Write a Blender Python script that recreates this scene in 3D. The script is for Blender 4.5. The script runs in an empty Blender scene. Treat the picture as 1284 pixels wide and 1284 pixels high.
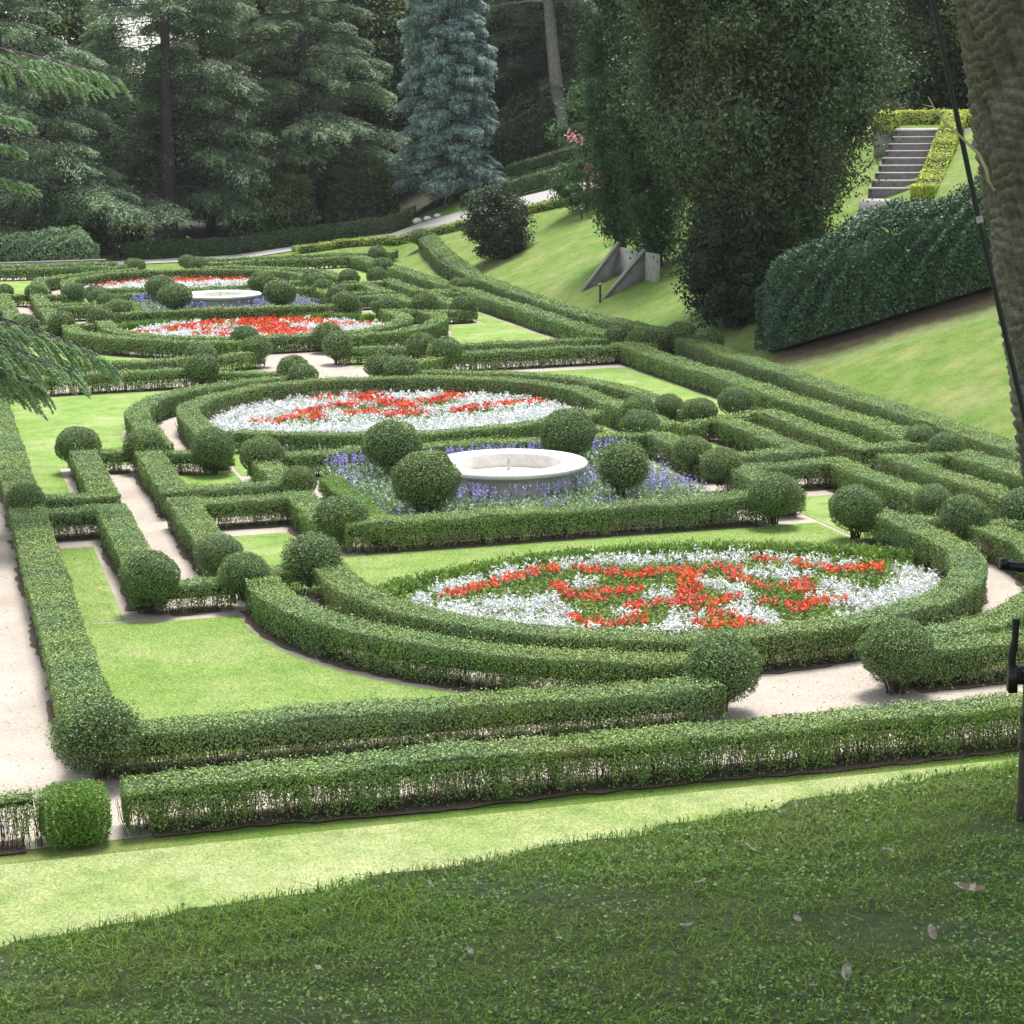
import bpy, math, random
import numpy as np
from mathutils import Vector, Matrix

sc = bpy.context.scene
# ------------------------------------------------------------ camera, sky, sun, exposure
CX, CY, CZ = -12.886, -45.485, 9.0
FPX, PITCH, YAW, ROLL = 2569.48, 0.19642, 0.27937, -0.01223
cam_d = bpy.data.cameras.new('camera'); cam = bpy.data.objects.new('camera', cam_d); sc.collection.objects.link(cam)
cam_d.sensor_width = 36; cam_d.lens = 36 * FPX / 1284; cam_d.clip_end = 2000; cam_d.clip_start = 0.1
_f = Vector((math.sin(YAW) * math.cos(PITCH), math.cos(YAW) * math.cos(PITCH), -math.sin(PITCH)))
_r0 = Vector((math.cos(YAW), -math.sin(YAW), 0)); _u0 = _r0.cross(_f)
_r = _r0 * math.cos(ROLL) + _u0 * math.sin(ROLL); _u = _u0 * math.cos(ROLL) - _r0 * math.sin(ROLL)
_m = Matrix((_r, _u, -_f)).transposed().to_4x4(); _m.translation = Vector((CX, CY, CZ)); cam.matrix_world = _m
sc.camera = cam
SUN_EL, SUN_AZ = math.radians(72), math.radians(30)       # azimuth from +Y towards +X
w = bpy.data.worlds.new('World'); sc.world = w; w.use_nodes = True
nt = w.node_tree; bg = nt.nodes['Background']; sky = nt.nodes.new('ShaderNodeTexSky'); sky.sky_type = 'NISHITA'
sky.sun_disc = False; sky.sun_elevation = SUN_EL; sky.sun_rotation = SUN_AZ; sky.air_density = 1.0; sky.dust_density = 1.5; sky.ozone_density = 0.6
bg.inputs['Strength'].default_value = 0.135; hs = nt.nodes.new('ShaderNodeHueSaturation'); hs.inputs['Saturation'].default_value = .38; nt.links.new(sky.outputs[0], hs.inputs['Color']); nt.links.new(hs.outputs[0], bg.inputs['Color'])   # hazy, milky sky
sd = bpy.data.lights.new('sun', 'SUN'); sd.energy = 2.6; sd.angle = math.radians(18); sd.color = (1, .965, .90)
so = bpy.data.objects.new('sun', sd); sc.collection.objects.link(so)
_sd = Vector((math.sin(SUN_AZ) * math.cos(SUN_EL), math.cos(SUN_AZ) * math.cos(SUN_EL), math.sin(SUN_EL)))
so.rotation_euler = _sd.to_track_quat('Z', 'Y').to_euler(); so.location = (0, 0, 60)
sc.view_settings.view_transform = 'Standard'; sc.view_settings.look = 'None'; sc.view_settings.gamma = 1
sc.view_settings.exposure = 1.17
sc.render.engine = 'CYCLES'
sc.cycles.use_denoising = True
sc.cycles.max_bounces = 6; sc.cycles.diffuse_bounces = 4; sc.cycles.transmission_bounces = 4
sc.cycles.transparent_max_bounces = 8

COL = sc.collection
rng = np.random.default_rng(7); random.seed(7)
sin, cos, pi = math.sin, math.cos, math.pi

# ------------------------------------------------------------ materials
def new_mat(name, rough=.7):
    m = bpy.data.materials.new(name); m.use_nodes = True
    n = m.node_tree; b = n.nodes['Principled BSDF']; b.inputs['Roughness'].default_value = rough
    return m, n, b
def ramp(n, fac, stops):
    r = n.nodes.new('ShaderNodeValToRGB'); e = r.color_ramp.elements
    e[0].position = stops[0][0]; e[0].color = (*stops[0][1], 1)
    e[1].position = stops[-1][0]; e[1].color = (*stops[-1][1], 1)
    for p, c in stops[1:-1]:
        k = e.new(p); k.color = (*c, 1)
    n.links.new(fac, r.inputs[0]); return r.outputs[0]
def noise(n, scale, detail=3, rough=.55, vec=None):
    t = n.nodes.new('ShaderNodeTexNoise'); t.inputs['Scale'].default_value = scale
    t.inputs['Detail'].default_value = detail; t.inputs['Roughness'].default_value = rough
    if vec is not None: n.links.new(vec, t.inputs['Vector'])
    return t.outputs['Fac']
def wpos(n):
    return n.nodes.new('ShaderNodeNewGeometry').outputs['Position']
def mixc(n, f, a, b, mode='MIX'):
    x = n.nodes.new('ShaderNodeMix'); x.data_type = 'RGBA'; x.blend_type = mode
    for v, i in ((f, 0), (a, 6), (b, 7)):
        if isinstance(v, (int, float)): x.inputs[i].default_value = v
        elif isinstance(v, tuple): x.inputs[i].default_value = (*v, 1)
        else: n.links.new(v, x.inputs[i])
    return x.outputs[2]
def bump(n, b, h, strength, dist):
    k = n.nodes.new('ShaderNodeBump'); k.inputs['Strength'].default_value = strength; k.inputs['Distance'].default_value = dist
    n.links.new(h, k.inputs['Height']); n.links.new(k.outputs[0], b.inputs['Normal'])
def leaf_mat(name, cols, alt=None, scale=.35, trans=.25, rough=.55, spec=.35, worn=None):
    """cols: three colours by leaf; alt: three colours that drift in over large patches"""
    m, n, b = new_mat(name, rough)
    a = n.nodes.new('ShaderNodeAttribute'); a.attribute_name = 'rnd'
    st = [(0, cols[0]), (.5, cols[1]), (1, cols[2])]
    c = ramp(n, a.outputs['Fac'], st)
    if alt:
        c2 = ramp(n, a.outputs['Fac'], [(0, alt[0]), (.5, alt[1]), (1, alt[2])])
        f = ramp(n, noise(n, scale, 2, .5, wpos(n)), [(.40, (0, 0, 0)), (.62, (1, 1, 1))])
        c = mixc(n, f, c, c2)
    if worn:
        f = ramp(n, noise(n, worn[0], 3, .6, wpos(n)), [(worn[1], (0, 0, 0)), (worn[1] + .10, (worn[2],) * 3)]); c = mixc(n, f, c, worn[3])
        f = ramp(n, noise(n, 1.7, 3, .6, wpos(n)), [(.60, (0, 0, 0)), (.72, (.55,) * 3)]); c = mixc(n, f, c, (.30, .44, .08))
    n.links.new(c, b.inputs['Base Color']); b.inputs['Specular IOR Level'].default_value = spec
    if trans:
        t = n.nodes.new('ShaderNodeBsdfTranslucent'); n.links.new(c, t.inputs['Color'])
        mx = n.nodes.new('ShaderNodeMixShader'); mx.inputs[0].default_value = trans
        n.links.new(b.outputs[0], mx.inputs[1]); n.links.new(t.outputs[0], mx.inputs[2])
        n.links.new(mx.outputs[0], n.nodes['Material Output'].inputs['Surface'])
    return m
def plain(name, c1, c2, scale=8, rough=.8, bmp=0, bd=.01, detail=4):
    m, n, b = new_mat(name, rough); v = wpos(n)
    f = noise(n, scale, detail, .6, v); n.links.new(ramp(n, f, [(.3, c1), (.7, c2)]), b.inputs['Base Color'])
    if bmp: bump(n, b, noise(n, scale * 3, 4, .6, v), bmp, bd)
    return m
def lawn_mat(name, a, b_, c, dry, brown=.0):
    m, n, b = new_mat(name, .8); v = wpos(n)
    c1 = ramp(n, noise(n, 14, 5, .75, v), [(.25, a), (.5, b_), (.75, c)])
    f2 = ramp(n, noise(n, .55, 4, .6, v), [(.42, (0, 0, 0)), (.70, (1, 1, 1))])
    c2 = mixc(n, f2, c1, dry)
    f3 = ramp(n, noise(n, 22, 5, .85, v), [(.36, (.50, .52, .45)), (.64, (1.22, 1.2, 1.2))])
    f4 = ramp(n, noise(n, 1.9, 4, .65, v), [(.34, (.74, .82, .70)), (.5, (1., 1., 1.)), (.68, (1.18, 1.10, 1.14))]); c2 = mixc(n, 1., c2, f4, 'MULTIPLY')
    c3 = mixc(n, .8, c2, f3, 'MULTIPLY')
    n.links.new(c3, b.inputs['Base Color']); b.inputs['Specular IOR Level'].default_value = .15
    bump(n, b, noise(n, 45, 4, .7, v), .9, .04)
    return m
M = {}
M['box'] = leaf_mat('box_leaf', [(.075, .125, .030), (.215, .315, .082), (.45, .58, .20)], [(.060, .115, .038), (.175, .285, .095), (.38, .52, .20)], .45, .15, worn=(1.1, .60, .5, (.17, .15, .08)))
M['boxb'] = leaf_mat('box_ball_leaf', [(.052, .096, .032), (.140, .225, .076), (.30, .41, .165)], [(.060, .105, .032), (.16, .24, .068), (.33, .43, .14)], .5, .15, worn=(1.6, .62, .5, (.16, .14, .08)))
M['boxfresh'] = leaf_mat('box_fresh_leaf', [(.07, .16, .025), (.15, .28, .045), (.30, .45, .10)], None, .5, .3)
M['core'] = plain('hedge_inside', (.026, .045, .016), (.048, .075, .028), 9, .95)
M['stem'] = plain('hedge_stem', (.045, .036, .026), (.10, .08, .06), 20, .9)
M['sand'] = None
m, n, b = new_mat('sand', .95); v = wpos(n)
c1 = ramp(n, noise(n, .5, 4, .6, v), [(.3, (.37, .32, .275)), (.7, (.51, .455, .40))])
c2 = ramp(n, noise(n, 17, 6, .9, v), [(.34, (.62, .59, .57)), (.60, (1.08, 1.07, 1.06))])
n.links.new(mixc(n, 1.0, c1, c2, 'MULTIPLY'), b.inputs['Base Color']); bump(n, b, noise(n, 40, 4, .8, v), .6, .02); M['sand'] = m
M['gravel'] = plain('gravel_grey', (.30, .28, .27), (.46, .44, .42), 22, .95, .6, .02)
M['soil'] = plain('soil', (.075, .052, .036), (.17, .125, .088), 14, .95, .8, .03)
M['leafsoil'] = plain('leaf_litter_soil', (.07, .045, .028), (.16, .10, .065), 9, .95, .8, .03)
M['woodfloor'] = plain('wood_floor', (.020, .020, .010), (.055, .050, .028), 1.5, .95, .8, .03)
m, n, b = new_mat('bare_soil_in_grass', .9); v = wpos(n); a = n.nodes.new('ShaderNodeAttribute'); a.attribute_name = 'rnd'
mm = n.nodes.new('ShaderNodeMath'); mm.operation = 'MULTIPLY_ADD'; n.links.new(noise(n, 2.6, 6, .75, v), mm.inputs[0]); mm.inputs[1].default_value = 1.5; n.links.new(a.outputs['Fac'], mm.inputs[2])
fc_ = ramp(n, mm.outputs[0], [(.0, (0, 0, 0)), (.99, (1, 1, 1))]); m3 = n.nodes.new('ShaderNodeMath'); m3.operation = 'SUBTRACT'; n.links.new(mm.outputs[0], m3.inputs[0]); m3.inputs[1].default_value = 1.0
fc_ = ramp(n, m3.outputs[0], [(.15, (0, 0, 0)), (.75, (1, 1, 1))]); so_ = ramp(n, noise(n, 9, 4, .7, v), [(.3, (.07, .045, .028)), (.7, (.17, .105, .065))]); gr2 = ramp(n, noise(n, 22, 5, .85, v), [(.35, (.08, .14, .03)), (.65, (.21, .32, .07))])
n.links.new(mixc(n, fc_, so_, gr2), b.inputs['Base Color']); M['fadesoil'] = m
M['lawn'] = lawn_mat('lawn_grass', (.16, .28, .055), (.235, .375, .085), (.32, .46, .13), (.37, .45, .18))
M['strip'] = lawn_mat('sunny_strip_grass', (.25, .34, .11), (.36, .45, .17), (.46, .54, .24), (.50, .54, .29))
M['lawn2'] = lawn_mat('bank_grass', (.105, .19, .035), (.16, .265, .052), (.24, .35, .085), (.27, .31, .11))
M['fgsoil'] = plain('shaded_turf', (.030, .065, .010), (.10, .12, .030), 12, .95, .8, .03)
M['stone'] = plain('pale_stone', (.62, .59, .53), (.80, .78, .73), 5, .7, .15, .01)
M['stonedk'] = plain('weathered_stone', (.36, .35, .32), (.55, .54, .50), 6, .85, .2, .01)
M['wallstone'] = plain('basin_wall_stone', (.50, .49, .46), (.70, .68, .64), 4, .8, .2, .01)
M['basin'] = plain('basin_floor', (.52, .46, .38), (.76, .71, .62), 3.2, .5)
M['concrete'] = plain('concrete', (.16, .16, .155), (.27, .27, .255), 2.2, .9, .2, .01)
M['concretelt'] = plain('concrete_coping', (.24, .24, .20), (.36, .36, .31), 4, .9)
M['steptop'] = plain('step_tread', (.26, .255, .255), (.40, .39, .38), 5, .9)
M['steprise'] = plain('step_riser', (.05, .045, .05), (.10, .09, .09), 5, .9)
M['bark'] = plain('bark', (.050, .038, .042), (.105, .082, .085), 7, .95, .8, .05)
M['barkpale'] = plain('pale_bark', (.22, .20, .18), (.42, .39, .35), 5, .95, .6, .04)
M['black'] = plain('black_iron', (.006, .006, .007), (.014, .014, .015), 30, .45)
M['cable'] = plain('black_rubber', (.006, .008, .008), (.010, .012, .012), 30, .5)
M['pipe'] = plain('painted_pipe', (.030, .022, .020), (.075, .055, .045), 9, .6)
M['twig'] = plain('dry_twig', (.42, .34, .20), (.58, .48, .30), 20, .8)
M['cedar'] = leaf_mat('cedar_needle', [(.085, .14, .075), (.20, .30, .16), (.44, .56, .34)], [(.065, .10, .055), (.155, .215, .12), (.34, .43, .26)], .18, .2)
M['cedarbright'] = leaf_mat('cedar_needle_near', [(.14, .25, .11), (.29, .45, .21), (.52, .68, .38)], None, .3, .3)
M['spruce'] = leaf_mat('blue_spruce_needle', [(.13, .21, .195), (.30, .42, .39), (.66, .77, .73)], None, .3, .15)
M['juniper'] = leaf_mat('juniper_leaf', [(.032, .060, .024), (.085, .138, .055), (.23, .31, .145)], [(.036, .054, .024), (.095, .120, .055), (.24, .27, .14)], .5, .2)
M['cypress'] = leaf_mat('cypress_leaf', [(.016, .042, .014), (.038, .090, .030), (.09, .18, .065)], None, .4, .2)
M['dark'] = leaf_mat('dark_tree_leaf', [(.035, .060, .026), (.085, .125, .055), (.19, .25, .11)], [(.07, .11, .030), (.17, .25, .065), (.34, .44, .12)], .12, .25)
M['laurel'] = leaf_mat('laurel_leaf', [(.018, .048, .020), (.046, .105, .048), (.12, .23, .115)], None, .4, .12, .5, .4)
M['hedgedk'] = leaf_mat('dark_hedge_leaf', [(.030, .060, .024), (.070, .125, .050), (.16, .24, .10)], None, .4, .15)
M['yew'] = leaf_mat('yew_leaf', [(.016, .030, .012), (.034, .058, .024), (.075, .11, .05)], None, .4, .15)
M['gold'] = leaf_mat('golden_leaf', [(.38, .44, .05), (.62, .66, .10), (.80, .80, .22)], [(.20, .30, .04), (.42, .52, .07), (.6, .68, .16)], 1.2, .25)
M['goldgreen'] = leaf_mat('yellow_green_leaf', [(.12, .20, .035), (.24, .34, .06), (.48, .56, .12)], [(.26, .33, .05), (.46, .52, .09), (.66, .70, .2)], .9, .2)
M['oleander'] = leaf_mat('oleander_leaf', [(.05, .10, .035), (.10, .19, .06), (.18, .29, .10)], None, .4, .25)
M['pink'] = leaf_mat('pink_petal', [(.55, .12, .17), (.72, .25, .28), (.85, .45, .45)], None, 1, .2)
M['white'] = leaf_mat('silver_leaf', [(.56, .60, .585), (.74, .78, .765), (.88, .90, .89)], None, 1, .15, .8, .1)
M['red'] = leaf_mat('red_petal', [(.72, .040, .012), (.88, .095, .030), (.92, .20, .085)], [(.66, .030, .035), (.86, .09, .10), (.92, .28, .26)], .9, .15, .6, .2)
M['bedgreen'] = leaf_mat('bedding_leaf', [(.060, .14, .022), (.12, .23, .040), (.22, .36, .07)], [(.09, .17, .02), (.20, .32, .05), (.33, .44, .08)], 1.5, .25)
M['purple'] = leaf_mat('salvia_petal', [(.20, .17, .50), (.34, .30, .68), (.58, .55, .86)], None, 1, .15)
M['palegreen'] = leaf_mat('salvia_leaf', [(.10, .19, .08), (.23, .35, .17), (.48, .60, .38)], None, 1, .25)
M['grass'] = leaf_mat('grass_blade', [(.085, .19, .015), (.18, .34, .028), (.42, .62, .09)], [(.09, .16, .018), (.18, .28, .034), (.42, .50, .10)], 1.1, .3)
M['lawnblade'] = leaf_mat('lawn_blade', [(.30, .42, .09), (.42, .55, .14), (.58, .68, .26)], None, 1.1, .3)
M['clover'] = leaf_mat('clover_leaf', [(.065, .17, .022), (.15, .31, .048), (.40, .60, .18)], None, 1.1, .2, .4, .5)
M['dryleaf'] = leaf_mat('dry_leaf', [(.20, .15, .10), (.34, .28, .22), (.52, .47, .40)], None, 1, .1)
m, n, b = new_mat('palm_bark', .95); v = wpos(n)
a = n.nodes.new('ShaderNodeAttribute'); a.attribute_name = 'rnd'
cc = ramp(n, noise(n, 3.5, 4, .6, v), [(.36, (.090, .088, .055)), (.5, (.16, .148, .128)), (.68, (.31, .30, .275))])
cc = mixc(n, ramp(n, a.outputs['Fac'], [(0, (0, 0, 0)), (1, (.9, .9, .9))]), mixc(n, .5, cc, (.07, .075, .03)), mixc(n, .5, cc, (.42, .37, .32)))
n.links.new(mixc(n, .75, cc, ramp(n, noise(n, 60, 4, .7, v), [(.3, (.5, .5, .5)), (.7, (1.25, 1.25, 1.25))]), 'MULTIPLY'), b.inputs['Base Color'])
bump(n, b, noise(n, 55, 4, .7, v), .7, .02); M['palm'] = m
M['frond'] = leaf_mat('palm_frond', [(.04, .09, .02), (.07, .14, .03), (.12, .2, .05)], None, 1, .25)

# ------------------------------------------------------------ mesh collector
class MB:
    def __init__(s): s.V = []; s.F = []; s.R = []; s.n = 0
    def add(s, V, F, R=None):
        V = np.asarray(V, float).reshape(-1, 3); F = np.asarray(F, np.int64)
        s.V.append(V); s.F.append(F + s.n); s.n += len(V)
        s.R.append(np.full(len(F), .5) if R is None else np.asarray(R, float))
    def quads(s, Q, R=None):                                    # Q (n,4,3)
        k = len(Q)
        if k: s.add(Q.reshape(-1, 3), np.arange(k * 4).reshape(k, 4), R)
    def box(s, x0, y0, z0, x1, y1, z1):
        V = [(x, y, z) for z in (z0, z1) for y in (y0, y1) for x in (x0, x1)]
        s.add(V, [(0, 2, 3, 1), (4, 5, 7, 6), (0, 1, 5, 4), (2, 6, 7, 3), (0, 4, 6, 2), (1, 3, 7, 5)])
    def obox(s, c, ax, ay, az):                                 # centre, three half axes
        c, ax, ay, az = map(np.array, (c, ax, ay, az))
        V = [c + i * ax + j * ay + k * az for k in (-1, 1) for j in (-1, 1) for i in (-1, 1)]
        s.add(V, [(0, 2, 3, 1), (4, 5, 7, 6), (0, 1, 5, 4), (2, 6, 7, 3), (0, 4, 6, 2), (1, 3, 7, 5)])
    def tube(s, pts, rad, k=8, cap=True):
        pts = np.asarray(pts, float); m = len(pts); rad = np.broadcast_to(rad, m)
        T = np.gradient(pts, axis=0); T /= np.linalg.norm(T, axis=1)[:, None] + 1e-9
        up = np.array([0, 0, 1.]) if abs(T[:, 2]).mean() < .9 else np.array([1., 0, 0])
        A = np.cross(T, up); A /= np.linalg.norm(A, axis=1)[:, None] + 1e-9; B = np.cross(T, A)
        an = np.linspace(0, 2 * pi, k, endpoint=False)
        V = pts[:, None] + rad[:, None, None] * (np.cos(an)[None, :, None] * A[:, None] + np.sin(an)[None, :, None] * B[:, None])
        i, j = np.meshgrid(np.arange(m - 1), np.arange(k), indexing='ij'); j2 = (j + 1) % k
        F = np.stack([i * k + j, i * k + j2, (i + 1) * k + j2, (i + 1) * k + j], -1).reshape(-1, 4)
        s.add(V.reshape(-1, 3), F)
        if cap and k == 8:
            for q in (0, m - 1):
                o = q * k
                s.add(V[q], [(0, 1, 2, 3), (0, 3, 4, 7), (4, 5, 6, 7)])
    def lathe(s, prof, c=(0, 0, 0), k=48):
        prof = np.asarray(prof, float); an = np.linspace(0, 2 * pi, k, endpoint=False); m = len(prof)
        V = np.stack([prof[:, None, 0] * np.cos(an), prof[:, None, 0] * np.sin(an), np.repeat(prof[:, 1:2], k, 1)], -1) + np.array(c)
        i, j = np.meshgrid(np.arange(m - 1), np.arange(k), indexing='ij'); j2 = (j + 1) % k
        s.add(V.reshape(-1, 3), np.stack([i * k + j, i * k + j2, (i + 1) * k + j2, (i + 1) * k + j], -1).reshape(-1, 4))
    def build(s, name, mat, parent=None, smooth=False):
        me = bpy.data.meshes.new(name)
        if s.n:
            V = np.concatenate(s.V).astype(np.float32); F = np.concatenate(s.F).astype(np.int32); R = np.concatenate(s.R).astype(np.float32)
            me.vertices.add(len(V)); me.vertices.foreach_set('co', V.ravel())
            me.loops.add(F.size); me.loops.foreach_set('vertex_index', F.ravel())
            me.polygons.add(len(F)); me.polygons.foreach_set('loop_start', np.arange(0, F.size, 4, dtype=np.int32))
            me.update(calc_edges=True)
            at = me.attributes.new('rnd', 'FLOAT', 'FACE'); at.data.foreach_set('value', R)
            if smooth: me.polygons.foreach_set('use_smooth', np.ones(len(F), bool))
        me.materials.append(mat)
        o = bpy.data.objects.new(name, me); COL.objects.link(o)
        if parent: o.parent = parent
        return o
def tag(o, label=None, cat=None, group=None, kind=None):
    if label: o['label'] = label
    if cat: o['category'] = cat
    if group: o['group'] = group
    if kind: o['kind'] = kind
    return o
def thing(name, label, cat, loc=(0, 0, 0), group=None, rz=0):
    o = bpy.data.objects.new(name, None); COL.objects.link(o); o.location = loc; o.rotation_euler = (0, 0, rz)
    o.empty_display_size = .3
    return tag(o, label, cat, group)
def nrm(a): return a / (np.linalg.norm(a, axis=-1, keepdims=True) + 1e-9)
def leafquads(P, N, size, asp=.6, spread=.7, T=None, tj=.6, r=rng):
    """leaf shaped quads at P facing roughly N; T: preferred long direction"""
    k = len(P); n_ = nrm(N + spread * r.normal(size=(k, 3)))
    t = r.normal(size=(k, 3)) if T is None else T + tj * r.normal(size=(k, 3))
    t = nrm(t - (t * n_).sum(1)[:, None] * n_); b_ = np.cross(n_, t)
    L = (size * r.uniform(.65, 1.35, k))[:, None]
    return np.stack([P - t * L * .5, P + b_ * L * asp * .5 - t * L * .05, P + t * L * .5, P - b_ * L * asp * .5 - t * L * .05], 1)
def dist_cam(x, y): return math.hypot(math.hypot(x - CX, y - CY), 8)

# ------------------------------------------------------------ terrain
C0 = np.array([-12.77, -38.94]); C1 = np.array([-8.71, -38.29])
cdir = (C1 - C0) / np.linalg.norm(C1 - C0); cn = np.array([-cdir[1], cdir[0]])      # towards the garden
CRZ = 6.215
def smooth(a, e0, e1):
    t = np.clip((a - e0) / (e1 - e0), 0, 1); return t * t * (3 - 2 * t)
def ground(x, y):
    x = np.asarray(x, float); y = np.asarray(y, float)
    r = .4 * np.maximum(0, x - 13.8)
    r = np.where(r < 7.5, r, 7.5 + (r - 7.5) * .12)
    r = r * smooth(y, -26, -12)
    r = np.maximum(r, smooth(y, 74.5, 80) * .09 * np.clip(x - 6, 0, 14))
    back = .02 * np.maximum(0, y - 95)
    s = (x - C0[0]) * cn[0] + (y - C0[1]) * cn[1]                # signed distance beyond the crest
    camside = CRZ + .16 * np.minimum(-s, 25)
    bank = CRZ - .16 * s - .62 * np.maximum(0, s - .35)
    bank = np.where(s < 0, camside, np.maximum(bank, 0))
    return np.maximum(np.maximum(r, bank), back * (x < 60))
def sheet(name, xs, ys, mat, dz=0., wave=None, kind='structure'):
    X, Y = np.meshgrid(xs, ys, indexing='ij'); Z = ground(X, Y) + dz
    if wave is not None: Z = Z + wave(X, Y)
    a, b_ = X.shape; i, j = np.meshgrid(np.arange(a - 1), np.arange(b_ - 1), indexing='ij')
    mb = MB(); mb.add(np.stack([X, Y, Z], -1).reshape(-1, 3), np.stack([i * b_ + j, (i + 1) * b_ + j, (i + 1) * b_ + j + 1, i * b_ + j + 1], -1).reshape(-1, 4))
    o = mb.build(name, mat, smooth=True); o['kind'] = kind; return o
def poly(name, pts, mat, z, kind='structure', drape=False):
    """flat sheet from an outline (fan-free: uses bmesh triangulation)"""
    import bmesh
    bm = bmesh.new(); vs = [bm.verts.new((x, y, z + (float(ground(x, y)) if drape else 0))) for x, y in pts]; f = bm.faces.new(vs)
    if f.normal.z < 0: f.normal_flip()
    bmesh.ops.triangulate(bm, faces=[f]); me = bpy.data.meshes.new(name); bm.to_mesh(me); bm.free(); me.materials.append(mat)
    o = bpy.data.objects.new(name, me); COL.objects.link(o); o['kind'] = kind; return o
xs = np.unique(np.concatenate([np.linspace(-220, -40, 12), np.linspace(-40, -20, 11), np.arange(-20, 45, .5), np.linspace(45, 260, 20)]))
ys = np.unique(np.concatenate([np.linspace(-160, -60, 10), np.arange(-60, -20, .35), np.arange(-20, 110, 1.), np.linspace(110, 330, 14)]))
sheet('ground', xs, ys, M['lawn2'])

sheet('ground', np.concatenate([np.linspace(-220, -30, 8), np.arange(-28, 60, 1.), np.linspace(60, 260, 8)]), np.concatenate([np.arange(85.5, 112, 1.), np.linspace(112, 330, 8)]), M['woodfloor'], .02)
sheet('ground', np.concatenate([np.arange(37, 60, 1.), np.linspace(60, 260, 8)]), np.arange(20, 86, 1.), M['woodfloor'], .02)
# sandy floor of the parterre and paths
poly('path', [(-22, -20.62), (-11.5, -20.62), (-11.5, 71), (-22, 71)], M['sand'], .006)
poly('path', [(-11.5, -20.62), (11.9, -20.62), (11.9, 70.6), (-11.5, 70.6)], M['sand'], .006)
poly('path', [(11.9, -20.62), (12.3, -20.62), (12.9, 13), (13.3, 24), (12.8, 31), (13.2, 45), (14.2, 60), (15.2, 70.6), (11.9, 70.6)], M['soil'], .007)

# lawns inside the parterre
def arc(cx, cy, r, a0, a1, k=24):
    return [(cx + r * cos(a), cy + r * sin(a)) for a in np.linspace(a0, a1, k)]
UN = [0.0, 46.6]
CV = -.7                     # middle of a unit lies a little nearer than its zero
def lawn(pts): return poly('lawn', pts, M['lawn'], .014)
for ui, L in enumerate(UN):
    ncy = L - (9.95 if ui == 0 else 10.6); fcy = L + 11.4
    row_n = -17.55 if ui == 0 else 24.9
    row_f = (21.3 if ui == 0 else 68.6)
    for s in (-1, 1):
        # near corner lawn, outside the outer arc
        a = [(s * (7.75) * cos(t), ncy - 7.75 * sin(t)) for t in np.linspace(0, 1.36, 20)]
        xe = a[-1][0]
        lawn([(s * 10.65, L - 9.3), (s * 10.65, row_n), (s * abs(xe), row_n)] + a[::-1] + [(s * 7.75, L - 9.6), (s * 9.0, L - 9.6)])
        lawn([(s * 10.65, L - 2.7), (s * 10.65, L - 9.29), (s * 9.75, L - 9.29), (s * 9.75, L - 2.7)])
        lawn([(s * 10.65, L + .9), (s * 10.65, L + 7.3), (s * 9.75, L + 7.3), (s * 9.75, L + .9)])
        a = [(s * (7.75) * cos(t), fcy + 7.75 * sin(t)) for t in np.linspace(0, 1.30, 20)]
        lawn([(s * 10.65, L + 7.31), (s * 10.65, row_f), (s * abs(a[-1][0]), row_f)] + a[::-1] + [(s * 7.75, L + 7.31)])
        lawn([(s * 7.3, L - 2.6), (s * 7.3, L - 8.4), (s * 5.6, L - 8.4), (s * 5.6, L - 2.6)])
        lawn([(s * 7.3, L + .8), (s * 7.3, L + 5.6), (s * 5.6, L + 5.6), (s * 5.6, L + .8)])
    # lawn between fountain and beds
    lawn([(-5.5, L - 5.4), (5.5, L - 5.4), (5.5, ncy + .6)] + arc(0, ncy, 5.45, 0, -pi)[1:-1] + [(-5.5, ncy + .6)])
    lawn([(-5.5, L + 4.6), (-5.5, L + 9)] + arc(0, L + 14, 7.4, pi * 1.22, pi * 1.78) + [(5.5, L + 9), (5.5, L + 4.6)])

poly('lawn', [(-24, -20.95), (14, -21.4), (14, -27.5), (-24, -27.5)], M['strip'], .012)

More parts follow.
